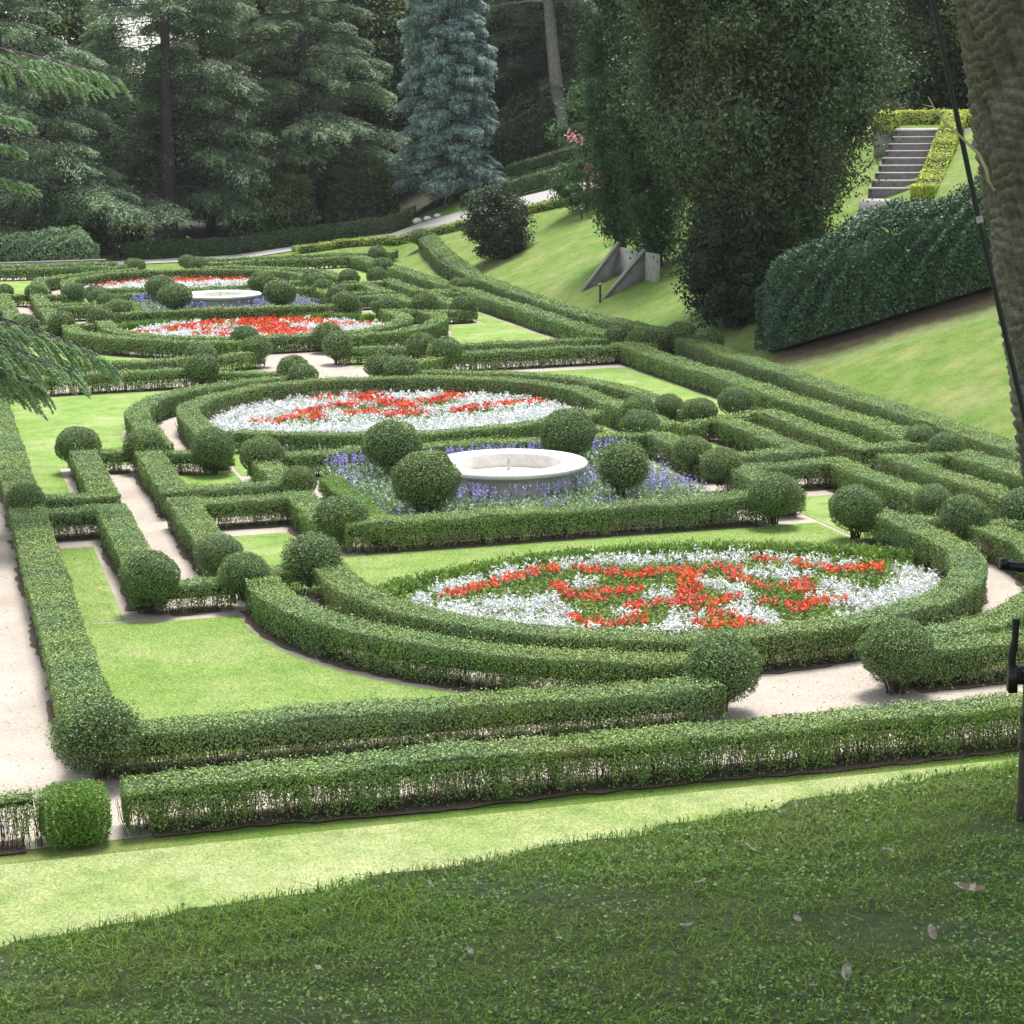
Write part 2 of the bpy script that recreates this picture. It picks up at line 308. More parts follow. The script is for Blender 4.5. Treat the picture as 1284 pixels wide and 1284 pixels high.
# ------------------------------------------------------------ hedges
def resample(pts, step=.12, closed=False):
    pts = np.asarray(pts, float); d = np.linalg.norm(np.diff(pts, axis=0), axis=1); s = np.concatenate([[0], np.cumsum(d)])
    k = max(2, int(s[-1] / step) + 1); t = np.linspace(0, s[-1], k)
    return np.stack([np.interp(t, s, pts[:, i]) for i in range(2)], 1), s[-1]
def hedge(pts, label, group, w=.75, h=.66, mat='box', z0f=ground, open_=.36, name='box_hedge', cat='hedge', dens=2.0, sparse=1., lf=1., stems=True):
    if mat in ('box', 'boxfresh'): w, h = w * .90, h * .945
    pts = np.asarray(pts, float); c = pts.mean(0)
    zc = float(z0f(c[0], c[1]))
    root = thing(name, label, cat, (c[0], c[1], zc), group)
    P, Ltot = resample(pts, .10)
    D = min(dist_cam(x, y) for x, y in P)
    s = max(.030, D * .00072) * lf
    # ---- leaves, sampled per straight piece (sides are cut at corners by the mitre)
    seg = np.diff(pts, axis=0); sl = np.linalg.norm(seg, axis=1)
    seed = float(rng.uniform(0, 100))
    def place(n_leaf, part):
        k = rng.choice(len(sl), n_leaf, p=sl / sl.sum()); u = rng.uniform(0, 1, n_leaf)
        ends = .5 * w / np.maximum(sl[k], 1e-6)
        u0 = np.where(len(sl) > 0, u * (1 + 2 * ends * (sl[k] > w)) - ends * (sl[k] > w), u)
        base = pts[k] + seg[k] * u0[:, None]; d = seg[k] / sl[k][:, None]; nn = np.stack([-d[:, 1], d[:, 0]], 1)
        return base, d, nn, k
    area = Ltot * (w + 2 * h) + 2 * w * h
    n_all = int(area * dens * 1.25 / (s * s))
    if n_all > 230000: n_all = 230000
    nt_, ns = int(n_all * 1.12 * w / (w + 2 * h)), int(n_all * 2 * h / (w + 2 * h))
    lo = lambda q: np.sin(q * 1.7 + seed) * .020 + np.sin(q * 4.3 + seed * 2) * .014 + np.sin(q * .61 + seed) * .022 + np.sin(q * 9.1 + seed) * .007
    b1, d1, n1, k1 = place(nt_, 0)
    off = rng.uniform(-.5, .5, nt_) * (w - .03)
    q = b1[:, 0] * 1.3 + b1[:, 1]
    z = h + lo(q) + rng.normal(0, .014, nt_) + np.abs(rng.normal(0, 1, nt_)) ** 3 * .006 
    xy = b1 + n1 * off[:, None]
    Pt = np.column_stack([xy, z]); Nt = np.tile([0, 0, 1.], (nt_, 1))
    b2, d2, n2, k2 = place(ns, 1)
    sg = rng.choice([-1., 1.], ns); zz = h * (1 - rng.uniform(0, 1, ns) ** 1.15 * (1 - .06)); 
    lowf = lambda X_, Y_, z_: np.clip((z_ / h + .05) / (open_ * np.clip(1 + .75 * np.sin(X_ * 5.1 + Y_ * 3.7 + seed) * np.sin(X_ * 1.9 - Y_ * 2.3 + seed) + .45 * np.sin(X_ * 17 + Y_ * 13 + seed), .15, 2) + .10), 0, 1)
    fl = lowf(b2[:, 0], b2[:, 1], zz)
    keep = rng.uniform(0, 1, ns) < np.where(fl >= 1, 1., (.04 + .90 * fl ** 1.5) * sparse)
    q = b2[:, 0] * 1.3 + b2[:, 1]
    offs = sg * (w * .5 - .025 + lo(q * 1.4 + 3) * .8 + rng.normal(0, .016, ns) - .05 * (1 - zz / h))
    # cap ends: part of the side leaves close the two ends
    Ps = np.column_stack([b2 + n2 * offs[:, None], zz]); Ns = np.column_stack([n2 * sg[:, None], np.full(ns, .10)])
    ne = int(n_all * (2 * w * h) / area) * 2
    e = rng.integers(0, 2, ne); ed = np.where(e[:, None] == 0, -seg[0] / sl[0], seg[-1] / sl[-1]); ep = np.where(e[:, None] == 0, pts[0], pts[-1])
    en = np.stack([-ed[:, 1], ed[:, 0]], 1); ze = h * rng.uniform(.25, 1, ne)
    Pe = np.column_stack([ep + ed * (w * .5 if len(sl) > 0 and sl.min() > w * .0 else 0) * .98 * (1 if Ltot > w else 1) + en * (rng.uniform(-.5, .5, ne) * w)[:, None], ze]); Pe[:, :2] += rng.normal(0, .015, (ne, 2))
    Ne = np.column_stack([ed, np.full(ne, .2)])
    Ps, Ns = Ps[keep], Ns[keep]
    # drop side leaves that fall inside another leg of the same hedge
    def inside(Q):
        bad = np.zeros(len(Q), bool)
        for a_, b_ in zip(pts[:-1], pts[1:]):
            v = b_ - a_; l2 = v @ v; t = np.clip(((Q[:, :2] - a_) @ v) / l2, 0, 1)
            dd = np.linalg.norm(Q[:, :2] - (a_ + t[:, None] * v), axis=1)
            bad |= dd < w * .5 - .09
        return bad
    if len(sl) > 1 and len(sl) < 8:
        g = ~inside(Ps); Ps, Ns = Ps[g], Ns[g]
    nv = int(Ltot * w * dens * (1.6 if open_ > .08 else .2) / (s * s)); b5, d5, n5, _ = place(nv, 0); zv = h * rng.uniform(.05, .72, nv); gk = rng.uniform(0, 1, nv) < lowf(b5[:, 0], b5[:, 1], zv) ** 1.8 * sparse
    Pv = np.column_stack([b5 + n5 * (rng.uniform(-.44, .44, nv) * w)[:, None], zv])[gk]; Nv = rng.normal(size=(len(Pv), 3))
    A = np.concatenate([Pt, Ps, Pe, Pv]); N = np.concatenate([Nt, Ns, Ne, Nv])
    A[:, 2] += z0f(A[:, 0], A[:, 1]) - zc; A[:, 0] -= c[0]; A[:, 1] -= c[1]
    mb = MB(); mb.quads(leafquads(A, N, s, .72, .50), rng.beta(1.2, 1.5, len(A)))
    # wispy shoots on top
    nsprig = int(Ltot * 9); 
    b3, d3, n3, k3 = place(nsprig, 0); p3 = np.column_stack([b3 + n3 * (rng.uniform(-.5, .5, nsprig) * w)[:, None], np.full(nsprig, h) + lo(b3[:, 0] * 1.3 + b3[:, 1])])
    p3[:, 2] += z0f(p3[:, 0], p3[:, 1]) - zc; p3[:, :2] -= c
    for dz in (.02, .045):
        mb.quads(leafquads(p3 + [0, 0, dz], np.tile([0, 0, .2], (nsprig, 1)), s * 1.0, .5, 1., np.tile([0, 0, 1.], (nsprig, 1)), .5), rng.uniform(.5, 1, nsprig))
    mb.build('foliage', M[mat], root)
    # ---- dark dense inside
    cb = MB(); hw = w * .5 - .10; zlo, zhi = h * max(.04, open_ * 1.25 + .08), h - .06
    T = np.gradient(P, axis=0); T = T / (np.linalg.norm(T, axis=1)[:, None] + 1e-9); NN = np.stack([-T[:, 1], T[:, 0]], 1)
    for a_, b_ in zip(pts[:-1], pts[1:]):
        if len(sl) >= 8: break
        v = (b_ - a_); l = np.linalg.norm(v); v = v / l; m_ = (a_ + b_) / 2 - c
        zz0 = float(z0f(*((a_ + b_) / 2))) - zc; za, zb = float(z0f(*a_)) - zc, float(z0f(*b_)) - zc
        ax = np.array([v[0] * (l / 2 + hw), v[1] * (l / 2 + hw), (zb - za) / 2]); eps = rng.uniform(0, .006)
        cb.obox((m_[0], m_[1], (za + zb) / 2 + (zlo + zhi) / 2), ax, (-v[1] * hw, v[0] * hw, 0), (0, 0, (zhi - zlo) / 2 - eps))
    if len(sl) >= 8:
        R = [(-hw, zlo), (hw, zlo), (hw, zhi), (-hw, zhi)]; k = len(P)
        V = np.stack([np.column_stack([P[:, 0] - c[0] + NN[:, 0] * o_, P[:, 1] - c[1] + NN[:, 1] * o_, z0f(P[:, 0], P[:, 1]) - zc + z_]) for o_, z_ in R], 1)
        i, j = np.meshgrid(np.arange(k - 1), np.arange(4), indexing='ij'); j2 = (j + 1) % 4
        cb.add(V.reshape(-1, 3), np.stack([i * 4 + j, i * 4 + j2, (i + 1) * 4 + j2, (i + 1) * 4 + j], -1).reshape(-1, 4))
        cb.add(V[0], [(0, 1, 2, 3)]); cb.add(V[-1], [(0, 3, 2, 1)])
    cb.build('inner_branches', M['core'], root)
    if stems:                                                    # bare earth under the hedge
        eb = MB(); q_ = np.concatenate([P[:-1:2], P[-1:]]) if len(P) > 12 else P; T_ = np.gradient(q_, axis=0); T_ = T_ / (np.linalg.norm(T_, axis=1)[:, None] + 1e-9); N_ = np.stack([-T_[:, 1], T_[:, 0]], 1); ez = rng.uniform(.018, .026)
        wv = [w * .515 + .05 * np.sin(q_[:, :1] * 1.1 + q_[:, 1:] * 1.3 + sg_ * 2) + rng.uniform(-.05, .05, (len(q_), 1)) for sg_ in (-1, 1)]
        A_ = np.column_stack([q_ - N_ * wv[0] - c, np.full(len(q_), ez)]); B_ = np.column_stack([q_ + N_ * wv[1] - c, np.full(len(q_), ez)])
        for V_ in (A_, B_): V_[:, 2] += z0f(V_[:, 0] + c[0], V_[:, 1] + c[1]) - zc
        eb.quads(np.stack([A_[:-1], B_[:-1], B_[1:], A_[1:]], 1)); eb.build('earth', M['soil'], root)
    # ---- bare stems below
    if stems:
        step = max(.030, D * .0013); k = int(Ltot / step) * 4
        b4, d4, n4, _ = place(k, 0); o4 = b4 + n4 * (rng.uniform(-.36, .36, k) * w)[:, None] - c
        z4 = z0f(o4[:, 0] + c[0], o4[:, 1] + c[1]) - zc
        lean = rng.normal(0, .09, (k, 2)); r0 = max(.0055, D * .00017) * rng.uniform(.6, 1.3, k)
        top = np.column_stack([o4 + lean, z4 + h * (open_ + .25)]); bot = np.column_stack([o4, z4 - .02])
        mid = (top + bot) / 2 + np.column_stack([rng.normal(0, .02, (k, 2)), np.zeros(k)])
        sb = MB(); ang = [0, 2.1, 4.2]
        for pa, pb, ra, rb in ((bot, mid, 1., .85), (mid, top, .85, .6)):
            ra_, rb_ = r0 * ra, r0 * rb
            A_ = [pa + np.column_stack([np.cos(t) * ra_, np.sin(t) * ra_, 0 * ra_]) for t in ang]; B_ = [pb + np.column_stack([np.cos(t) * rb_, np.sin(t) * rb_, 0 * rb_]) for t in ang]
            for q in range(3):
                sb.quads(np.stack([A_[q], A_[(q + 1) % 3], B_[(q + 1) % 3], B_[q]], 1))
        sb.build('stems', M['stem'], root)
    return root

U = ['front', 'rear']
GH = 'clipped box hedges of the parterre'
def side(s): return 'left' if s < 0 else 'right'
for ui, L in enumerate(UN):
    un = U[ui]
    ncy = L - (9.95 if ui == 0 else 10.6); fcy = L + 11.4
    for s in (-1, 1):
        sn = side(s)
        # bracket beside the border (column and short cross-piece)
        hedge([(s * 10.5, L - 1.6), (s * 9.25, L - 1.6), (s * 9.25, L - 8.6)], f'low hedge with cross-piece beside the {sn} border hedge, near side of {un} fountain', GH)
        hedge([(s * 10.5, L + .05), (s * 9.25, L + .05), (s * 9.25, L + 6.2)], f'low hedge with cross-piece beside the {sn} border hedge, far side of {un} fountain', GH)
        hedge([(s * 7.7, L - 7.0), (s * 7.7, L - 1.55), (s * 5.15, L - 1.55), (s * 5.15, L - 4.5)], f'U-shaped hedge open towards the near bed, {sn} of {un} fountain', GH)
        hedge([(s * 7.7, L + 5.4), (s * 7.7, L + .0), (s * 5.15, L + .0), (s * 5.15, L + 3.4)], f'U-shaped hedge open towards the far bed, {sn} of {un} fountain', GH)
        # links between ball bushes
        hedge([(s * 8.9, L - 8.95), (s * 8.0, L - 8.95)], f'short outer hedge joining two ball bushes, near {sn} of {un} fountain', GH, w=.6, h=.58)
        hedge([(s * 7.3, L - 8.4), (s * 6.5, L - 8.3)], f'short inner hedge joining two ball bushes, near {sn} of {un} fountain', GH, w=.6, h=.58)
        hedge([(s * 8.9, L + 6.35), (s * 8.1, L + 6.2)], f'short outer hedge joining two ball bushes, far {sn} of {un} fountain', GH, w=.6, h=.58)
        hedge([(s * 7.3, L + 5.7), (s * 6.5, L + 5.3)], f'short inner hedge joining two ball bushes, far {sn} of {un} fountain', GH, w=.6, h=.58)
        # outer arcs
        g0 = math.acos(1.7 / 7.3)
        if ui == 0 or True:
            a = [(s * 7.3, L - 9.3)] + [(s * 7.3 * cos(t), ncy - 7.3 * sin(t)) for t in np.linspace(0, g0, 26)]
            hedge(a, f"{sn} curve of the outer hedge around the {un} fountain's near flower bed", GH)
        a = [(s * 7.3, L + 6.6)] + [(s * 7.3 * cos(t), fcy + 7.3 * sin(t)) for t in np.linspace(0, g0, 26)]
        hedge(a, f"{sn} curve of the outer hedge around the {un} fountain's far flower bed", GH)
    # inner arcs, one per bed
    a = [(-5.9, L - 8.5)] + arc(0, ncy, 5.88, pi, 2 * pi, 44) + [(5.9, L - 7.6)]
    hedge(a, f'continuous half-round hedge hugging the near flower bed of the {un} fountain', GH)
    a = [(-5.9, L + 5.6), (-5.9, fcy)] + arc(0, fcy, 5.88, pi, 0, 40)[1:-1] + [(5.9, fcy), (5.9, L + 5.0)]
    hedge(a, f'continuous half-round hedge hugging the far flower bed of the {un} fountain', GH)
    a = arc(0, L + 14.0, 7.6, pi * 1.27, pi * 1.73, 20)
    hedge(a, f'bowed hedge closing the far flower bed of the {un} fountain on the fountain side', GH, w=.65, h=.60)
    # fountain surround
    hedge([(-4.5, L - 5.0), (4.2, L - 5.0)], f'straight hedge with bare stems in front of the {un} fountain', GH, w=.8, h=.66, open_=.42)
    hedge([(-3.95, L - 4.3), (-3.95, L + .9)], f'loose low hedge along the left side of the {un} fountain plot', GH, w=.6, h=.5, mat='boxfresh')
    hedge([(-5.0, L + 3.9), (4.9, L + 3.9)], f'straight hedge behind the {un} fountain', GH, w=.75)
# border hedges
GB = 'long straight border hedges'
hedge([(-11.0, -17.4), (-11.0, -1.5)], 'long left border hedge beside the sand path, nearest stretch', GB, w=.85, h=.68, open_=.2)
hedge([(-11.0, 0.0), (-11.0, 22.3)], 'long left border hedge beside the sand path, stretch past the front fountain', GB, w=.85, h=.68, open_=.2)
hedge([(-11.0, 24.8), (-11.0, 45.2)], 'long left border hedge beside the sand path, stretch by the rear near bed', GB, w=.85, open_=.2)
hedge([(-11.0, 46.5), (-11.0, 69.0)], 'long left border hedge beside the sand path, farthest stretch', GB, w=.85, open_=.2)
hedge([(10.95, -20.3), (10.95, -1.7)], 'long right border hedge, nearest stretch at the right edge', GB, w=1.0, h=.68, open_=.25)
hedge([(10.95, .9), (10.95, 22.8)], 'long right border hedge, stretch right of the front fountain', GB, w=1.0, h=.68, open_=.2)
hedge([(11.3, 25.2), (11.3, 47.2)], 'long right border hedge, stretch right of the rear near bed', GB, w=1.0, h=.68, open_=.15)
hedge([(11.3, 48.6), (11.3, 62), (11.0, 69.3)], 'long right border hedge, farthest stretch', GB, w=1.0, open_=.15)
hedge([(13.1, 22.0), (12.75, 13), (12.3, 0), (12.0, -8), (11.95, -20.5)], 'outermost right hedge at the foot of the grass bank, nearer stretch', GB, w=1.0, h=.80, open_=.15)
hedge([(13.2, 24.8), (12.45, 31), (12.6, 39.5), (13.3, 51.6), (14.4, 62), (15.6, 71)], 'outermost right hedge at the foot of the grass bank, farther stretch', GB, w=1.0, h=.85, open_=.10)
# cross rows
GR = 'straight cross hedges between the fountain gardens'
hedge([(-10.48, -20.37), (12, -20.9)], 'front hedge with bare see-through stems beside the sunny lawn strip', GR, w=.78, h=.68, open_=.52, dens=2.4, sparse=1.1)
hedge([(-10.7, -17.95), (-2.35, -18.35)], 'second cross hedge from the front, left of the sandy gap', GR, w=.8, h=.68, open_=.30)
hedge([(1.55, -17.55), (11.3, -17.5)], 'second cross hedge from the front, right of the sandy gap', GR, w=.8, h=.68, open_=.36)
hedge([(-11.0, 21.2), (-4.2, 21.6)], 'cross hedge behind the front far bed, left, nearer of two', GR, open_=.38)
hedge([(-3.7, 21.1), (-1.8, 19.7)], 'short slanted hedge left of the middle sandy gap, nearer', GR, w=.65, h=.6, open_=.38)
hedge([(-11.0, 24.3), (-3.9, 24.6)], 'cross hedge in front of the rear near bed, left, farther of two', GR)
hedge([(-3.5, 24.9), (-1.8, 25.8)], 'short slanted hedge left of the middle sandy gap, farther', GR, w=.65, h=.6)
hedge([(4.3, 22.4), (11.6, 22.6)], 'cross hedge behind the front far bed, right, nearer of two', GR, open_=.38)
hedge([(4.0, 22.0), (1.7, 19.9)], 'short slanted hedge right of the middle sandy gap, nearer', GR, w=.65, h=.6, open_=.38)
hedge([(4.1, 24.9), (11.4, 24.9)], 'cross hedge in front of the rear near bed, right, farther of two', GR)
hedge([(3.8, 25.0), (1.5, 25.8)], 'short slanted hedge right of the middle sandy gap, farther', GR, w=.65, h=.6)
hedge([(-11.0, 68.4), (-2.3, 67.9)], 'last cross hedge at the far end, left of the far gap, nearer', GR)
hedge([(2.1, 68.0), (11.4, 69.6)], 'last cross hedge at the far end, right of the far gap, nearer', GR)
hedge([(-11.0, 70.9), (-2.6, 70.6)], 'outermost cross hedge at the far end, left', GR)
hedge([(2.3, 70.8), (13.7, 72.2)], 'outermost cross hedge at the far end, right', GR)
hedge([(-16.5, -20.5), (-12.08, -20.45)], 'thin half-bare box hedge at the lower left corner', GR, w=.5, h=.66, open_=.75, dens=1.3, sparse=.6)

# ------------------------------------------------------------ ball bushes
def ball_proto(s, mat, seed, squash=.9, ragged=.03):
    r = np.random.default_rng(seed); k = int(4 * pi * 1.0 * 3.2 / (s * s)); k = min(k, 15000)
    d = nrm(r.normal(size=(k, 3)))
    f = 1 + .035 * np.sin(d[:, 0] * 6 + seed) * np.sin(d[:, 1] * 5 + seed) + .03 * np.sin(d[:, 2] * 7 + d[:, 0] * 4 + seed) + r.normal(0, ragged, k)
    P = d * f[:, None]; P[:, 2] *= squash
    keep = (d[:, 2] > -.62) | (r.uniform(0, 1, k) < .35); P, d = P[keep], d[keep]
    mb = MB(); mb.quads(leafquads(P, d, s, .72, .75, r=r), r.beta(1.2, 1.5, len(P)))
    fo = mb.build('foliage', M[mat])
    cb = MB(); an = np.linspace(-.85, 1, 11) * pi / 2
    cb.lathe([(max(.001, .90 * cos(t)), .90 * squash * sin(t)) for t in an], k=18)
    cb.lathe([(.001, -.90 * squash * sin(.85 * pi / 2)), (.90 * cos(.85 * pi / 2), -.90 * squash * sin(.85 * pi / 2))], k=18)
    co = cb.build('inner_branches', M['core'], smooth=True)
    sb = MB()
    for q in range(13):
        a = r.uniform(0, 2 * pi); rr = r.uniform(.05, .25); ro = r.uniform(.3, .62)
        sb.tube([(rr * cos(a), rr * sin(a), -1.25), (rr * 1.3 * cos(a + .3), rr * 1.3 * sin(a + .3), -.95), (ro * cos(a + .2), ro * sin(a + .2), -.55)], [.035, .030, .02], k=5, cap=False)
    st = sb.build('stems', M['stem'])
    return [fo.data, co.data, st.data], [fo, co, st]
PR = {}
for key, s, mat, sd_, sq, rg in (('n1', .055, 'boxb', 3, .92, .028), ('n2', .060, 'boxb', 11, .86, .034), ('n3', .058, 'boxb', 23, .95, .045), ('f1', .085, 'boxb', 5, .88, .03), ('f2', .09, 'boxb', 17, .82, .035), ('rag', .07, 'boxb', 31, .95, .08)):
    PR[key], objs = ball_proto(s, mat, sd_, sq, rg)
    for o in objs: bpy.data.objects.remove(o)
GBALL = 'clipped box balls along the parterre hedges'
def ball(x, y, r, zc, key, label):
    g = float(ground(x, y)); root = thing('ball_bush', label, 'bush', (x, y, g + zc), GBALL, rng.uniform(0, 6.28))
    root.scale = (r * rng.uniform(.92, 1.08), r * rng.uniform(.92, 1.08), r * rng.uniform(.86, 1.04))
    for nm, me in zip(('foliage', 'inner_branches', 'stems'), PR[key]):
        o = bpy.data.objects.new(nm, me); COL.objects.link(o); o.parent = root
BL = [
(-9.24,-9.0,.60,'n1','dark ball bush on clear stems at the near end of the left sand path'),
(-7.55,-9.15,.50,'n2','ball bush at the tip of the outermost curved hedge, front left'),
(-7.75,-7.3,.45,'n3','smaller ball bush tucked behind another at the near end of the left sand path'),
(-6.14,-8.3,.55,'rag','dark ragged ball bush at the left tip of the hedge round the front near bed'),
(-4.85,-4.6,.56,'n2','ball bush at the left end of the hedge in front of the front fountain'),
(4.45,-5.5,.60,'n1','neat ball bush at the right end of the hedge before the front fountain'),
(5.45,-7.4,.58,'n1','neat round ball bush at the right tip of the hedge round the front near bed'),
(7.31,-7.2,.46,'n3','small ragged ball bush right of the front near bed, farther of two'),
(7.15,-8.9,.54,'n3','ball bush right of the front near bed, nearer of two'),
(8.75,-8.6,.58,'n2','ball bush at the right edge beside the border, level with the near bed'),
(-9.32,6.5,.60,'n1','ball bush at the far end of the left sand path, left of two'),
(-7.73,5.95,.56,'n2','ball bush at the far end of the left sand path, right of two'),
(-6.13,5.0,.56,'n3','dark upright ball bush at the left tip of the front far bed hedge'),
(-5.15,3.5,.60,'n1','ball bush at the left end of the hedge behind the front fountain'),
(-4.97,-.5,.46,'n2','low ball bush by the side gap left of the front fountain'),
(-1.75,-17.95,.62,'n3','ball bush left of the sandy gap at the front'),
(1.15,-17.85,.60,'n1','ball bush right of the sandy gap at the front'),
(5.77,6.9,.55,'n2','ball bush at the right tip of the front far bed hedge'),
(4.99,4.6,.58,'n1','bright round ball bush at the right end of the hedge behind the front fountain'),
(6.92,7.6,.45,'n3','small dull ball bush at the right tip of the outer far curve, front garden'),
(7.4,6.5,.52,'n2','ball bush with a hedge running towards the viewer, right of the front far bed'),
(9.05,7.9,.56,'n1','ball bush beside the right border hedge, right of the front far bed'),
(4.88,.5,.50,'n2','ball bush at the side gap right of the front fountain, farther of two'),
(4.83,-1.5,.48,'n3','ball bush at the side gap right of the front fountain, nearer of two'),
(10.93,.4,.44,'n2','ball bush in the gap of the right border hedge, farther of two'),
(10.87,-1.1,.44,'n3','low loose ball bush in the gap of the right border hedge, nearer of two'),
(-11.0,-.75,.46,'n3','low ball bush in the gap of the left border hedge, beside the sand path'),
(-10.98,-18.3,.58,'rag','big dark bush where the left border hedge meets the second cross hedge'),
(-4.23,21.2,.62,'f1','ball bush at the bend of the nearer middle hedge, left of the sandy gap'),
(-3.76,24.9,.55,'f2','ball bush at the bend of the farther middle hedge, left of the sandy gap'),
(-1.5,19.5,.60,'f1','ball bush at the left edge of the middle sandy gap, at a hedge end'),
(-1.5,17.9,.54,'f2','low ball bush left of the middle sandy gap, touching the far bed curve'),
(1.35,19.3,.60,'f1','ball bush at the right edge of the middle sandy gap, at a hedge end'),
(1.75,18.1,.58,'f2','low ball bush right of the middle sandy gap, touching the far bed curve'),
(4.26,22.4,.62,'f1','ball bush at the bend of the nearer middle hedge, right of the sandy gap'),
(4.01,24.8,.60,'f2','ball bush at the bend of the farther middle hedge, right of the sandy gap'),
(11.5,24.9,.58,'f2','ball bush where the farther middle hedge meets the right border'),
(11.7,23.3,.56,'f1','ball bush where the nearer middle hedge meets the right border'),
(-1.64,26.1,.57,'f1','ball bush left of the rear entrance gap, nearer of two'),
(1.2,25.8,.62,'f1','ball bush on the right corner of the rear entrance gap, nearer of two'),
(-1.5,29.6,.57,'f2','ball bush at the left end of the rear outer curve, by the gap'),
(1.55,29.4,.58,'f2','ball bush at the right end of the rear outer curve, by the gap'),
(13.4,23.7,.66,'f1','dark ball bush under the big conifer, left of two'),
(13.75,22.0,.64,'f2','dark ball bush under the big conifer, right of two'),
(-7.56,37.6,.58,'f1','ball bush at the left tip of the rear outer curve'),
(-9.0,37.7,.56,'f2','ball bush at the near end of the rear left sand path'),
(-5.92,38.9,.60,'f1','ball bush at the left tip of the hedge round the rear near bed'),
(-4.85,42.6,.62,'f2','ball bush at the left end of the hedge in front of the rear fountain'),
(-4.95,46.3,.50,'f1','ball bush left of the rear fountain, nearer of two beside the blue flowers'),
(-5.22,48.4,.52,'f2','ball bush left of the rear fountain, farther of two beside the blue flowers'),
(4.77,41.8,.64,'f1','dark ball bush at the right end of the hedge before the rear fountain'),
(5.98,39.4,.64,'f2','ball bush at the right tip of the hedge round the rear near bed'),
(7.6,38.9,.66,'f1','ball bush at the right tip of the rear outer curve'),
(9.11,38.1,.62,'f1','round ball bush by the triangular lawn, right end of the rear garden'),
(11.5,48.4,.44,'f2','ball bush in the gap of the rear right border hedge, farther of two'),
(11.7,47.4,.54,'f1','ball bush in the gap of the rear right border hedge, nearer of two'),
(5.5,52.6,.62,'f1','ball bush at the right end of the hedge behind the rear fountain'),
(5.3,49.6,.54,'f2','ball bush right of the rear fountain at the side gap, farther of two'),
(5.2,45.6,.54,'f1','ball bush right of the rear fountain at the side gap, nearer of two'),
(5.9,55.4,.55,'f2','ball bush at the right tip of the rear far bed hedge'),
(7.4,53.8,.58,'f1','ball bush right of the rear far bed, beside the hedge brackets'),
(9.0,54.6,.60,'f2','ball bush next to the rear right border, level with the far bed'),
(10.78,61.5,.62,'f2','ball bush on the rear right border hedge, level with the back of the far bed'),
(12.3,69.5,.62,'f1','ball bush at the far right corner of the parterre, left of two'),
(15.6,72.4,.72,'f2','topmost ball bush at the far right corner, beside the grass bank'),
(-9.1,53.4,.50,'f2','ball bush at the far end of the rear left sand path, left of two'),
(-7.7,52.6,.52,'f1','ball bush at the far end of the rear left sand path, right of two'),
(-6.0,52.0,.54,'f2','ball bush at the left tip of the rear far bed hedge'),
(-5.15,50.4,.54,'f1','ball bush at the left end of the hedge behind the rear fountain'),
(-11.0,45.9,.50,'f1','ball bush in the gap of the rear left border hedge'),
(-1.65,68.5,.45,'f2','small ball bush left of the far gap, farther of two'),
(-1.6,66.6,.55,'f1','ball bush left of the far gap, nearer of two'),
(1.4,68.8,.50,'f1','small ball bush right of the far gap, farther of two'),
(1.75,66.9,.54,'f2','ball bush right of the far gap, nearer of two'),
(-2.6,-2.9,.76,'n1','large ball bush among blue flowers, near left of the front fountain'),
(-2.25,2.0,.76,'n2','large ball bush among blue flowers, far left of the front fountain'),
(2.21,2.1,.75,'n1','large ball bush among blue flowers, far right of the front fountain'),
(1.96,-2.8,.60,'rag','ragged loose ball bush among blue flowers, near right of the front fountain'),
(-2.3,44.0,.78,'f1','large ball bush near left of the rear fountain'),
(-2.3,49.2,.76,'f2','large ball bush far left of the rear fountain'),
(2.4,49.2,.76,'f2','large ball bush far right of the rear fountain'),
(2.3,44.0,.80,'f1','large ball bush near right of the rear fountain'),
]
FT = 'fountain'
for x, y, r, key, lab in BL:
    big = r > .72 or 'among blue flowers' in lab
    r = r * .91
    ball(x, y, r, 1.02 if big else .70, key, lab)
# small square-cut bush, lower left
def shrub_box(x, y, w_, h_, label, mat, name='clipped_shrub', s=.032):
    g = float(ground(x, y)); root = thing(name, label, 'bush', (x, y, g)); k = int(6.0 * w_ * h_ * 4 / (s * s) * .5)
    d = nrm(rng.normal(size=(k, 3))); p = d / (np.sum(np.abs(d) ** 4.5, axis=1, keepdims=True) ** (1 / 4.5))
    P = p * [w_ / 2, w_ / 2, h_ / 2] * (1 + rng.normal(0, .035, (k, 1))); P[:, 2] += h_ / 2 + .03
    P = np.concatenate([P, (P - [0, 0, h_ / 2]) * .82 + [0, 0, h_ / 2], (P - [0, 0, h_ / 2]) * .6 + [0, 0, h_ / 2]]); P = P[P[:, 2] > .04]
    mb = MB(); mb.quads(leafquads(P, P - [0, 0, h_ / 2], s, .62, .8), rng.beta(2, 2, len(P))); mb.build('foliage', M[mat], root)
    cb = MB(); an = np.linspace(-1, 1, 9) * pi / 2; cb.lathe([(max(.001, w_ * .33 * cos(t)), h_ / 2 + .05 + h_ * .33 * sin(t)) for t in an], k=12); cb.build('inner_branches', M['core'], root)
    sb = MB()
    for q in range(16):
        a = rng.uniform(0, 6.28); rr = rng.uniform(0, w_ * .35); sb.tube([(rr * cos(a), rr * sin(a), -.02), (rr * 1.1 * cos(a), rr * 1.1 * sin(a), h_ * .35)], [.008, .006], k=4, cap=False)
    sb.build('stems', M['stem'], root)
shrub_box(-11.44, -20.5, .80, .68, 'bright green square-cut bush standing alone in the lower left corner', 'boxfresh')

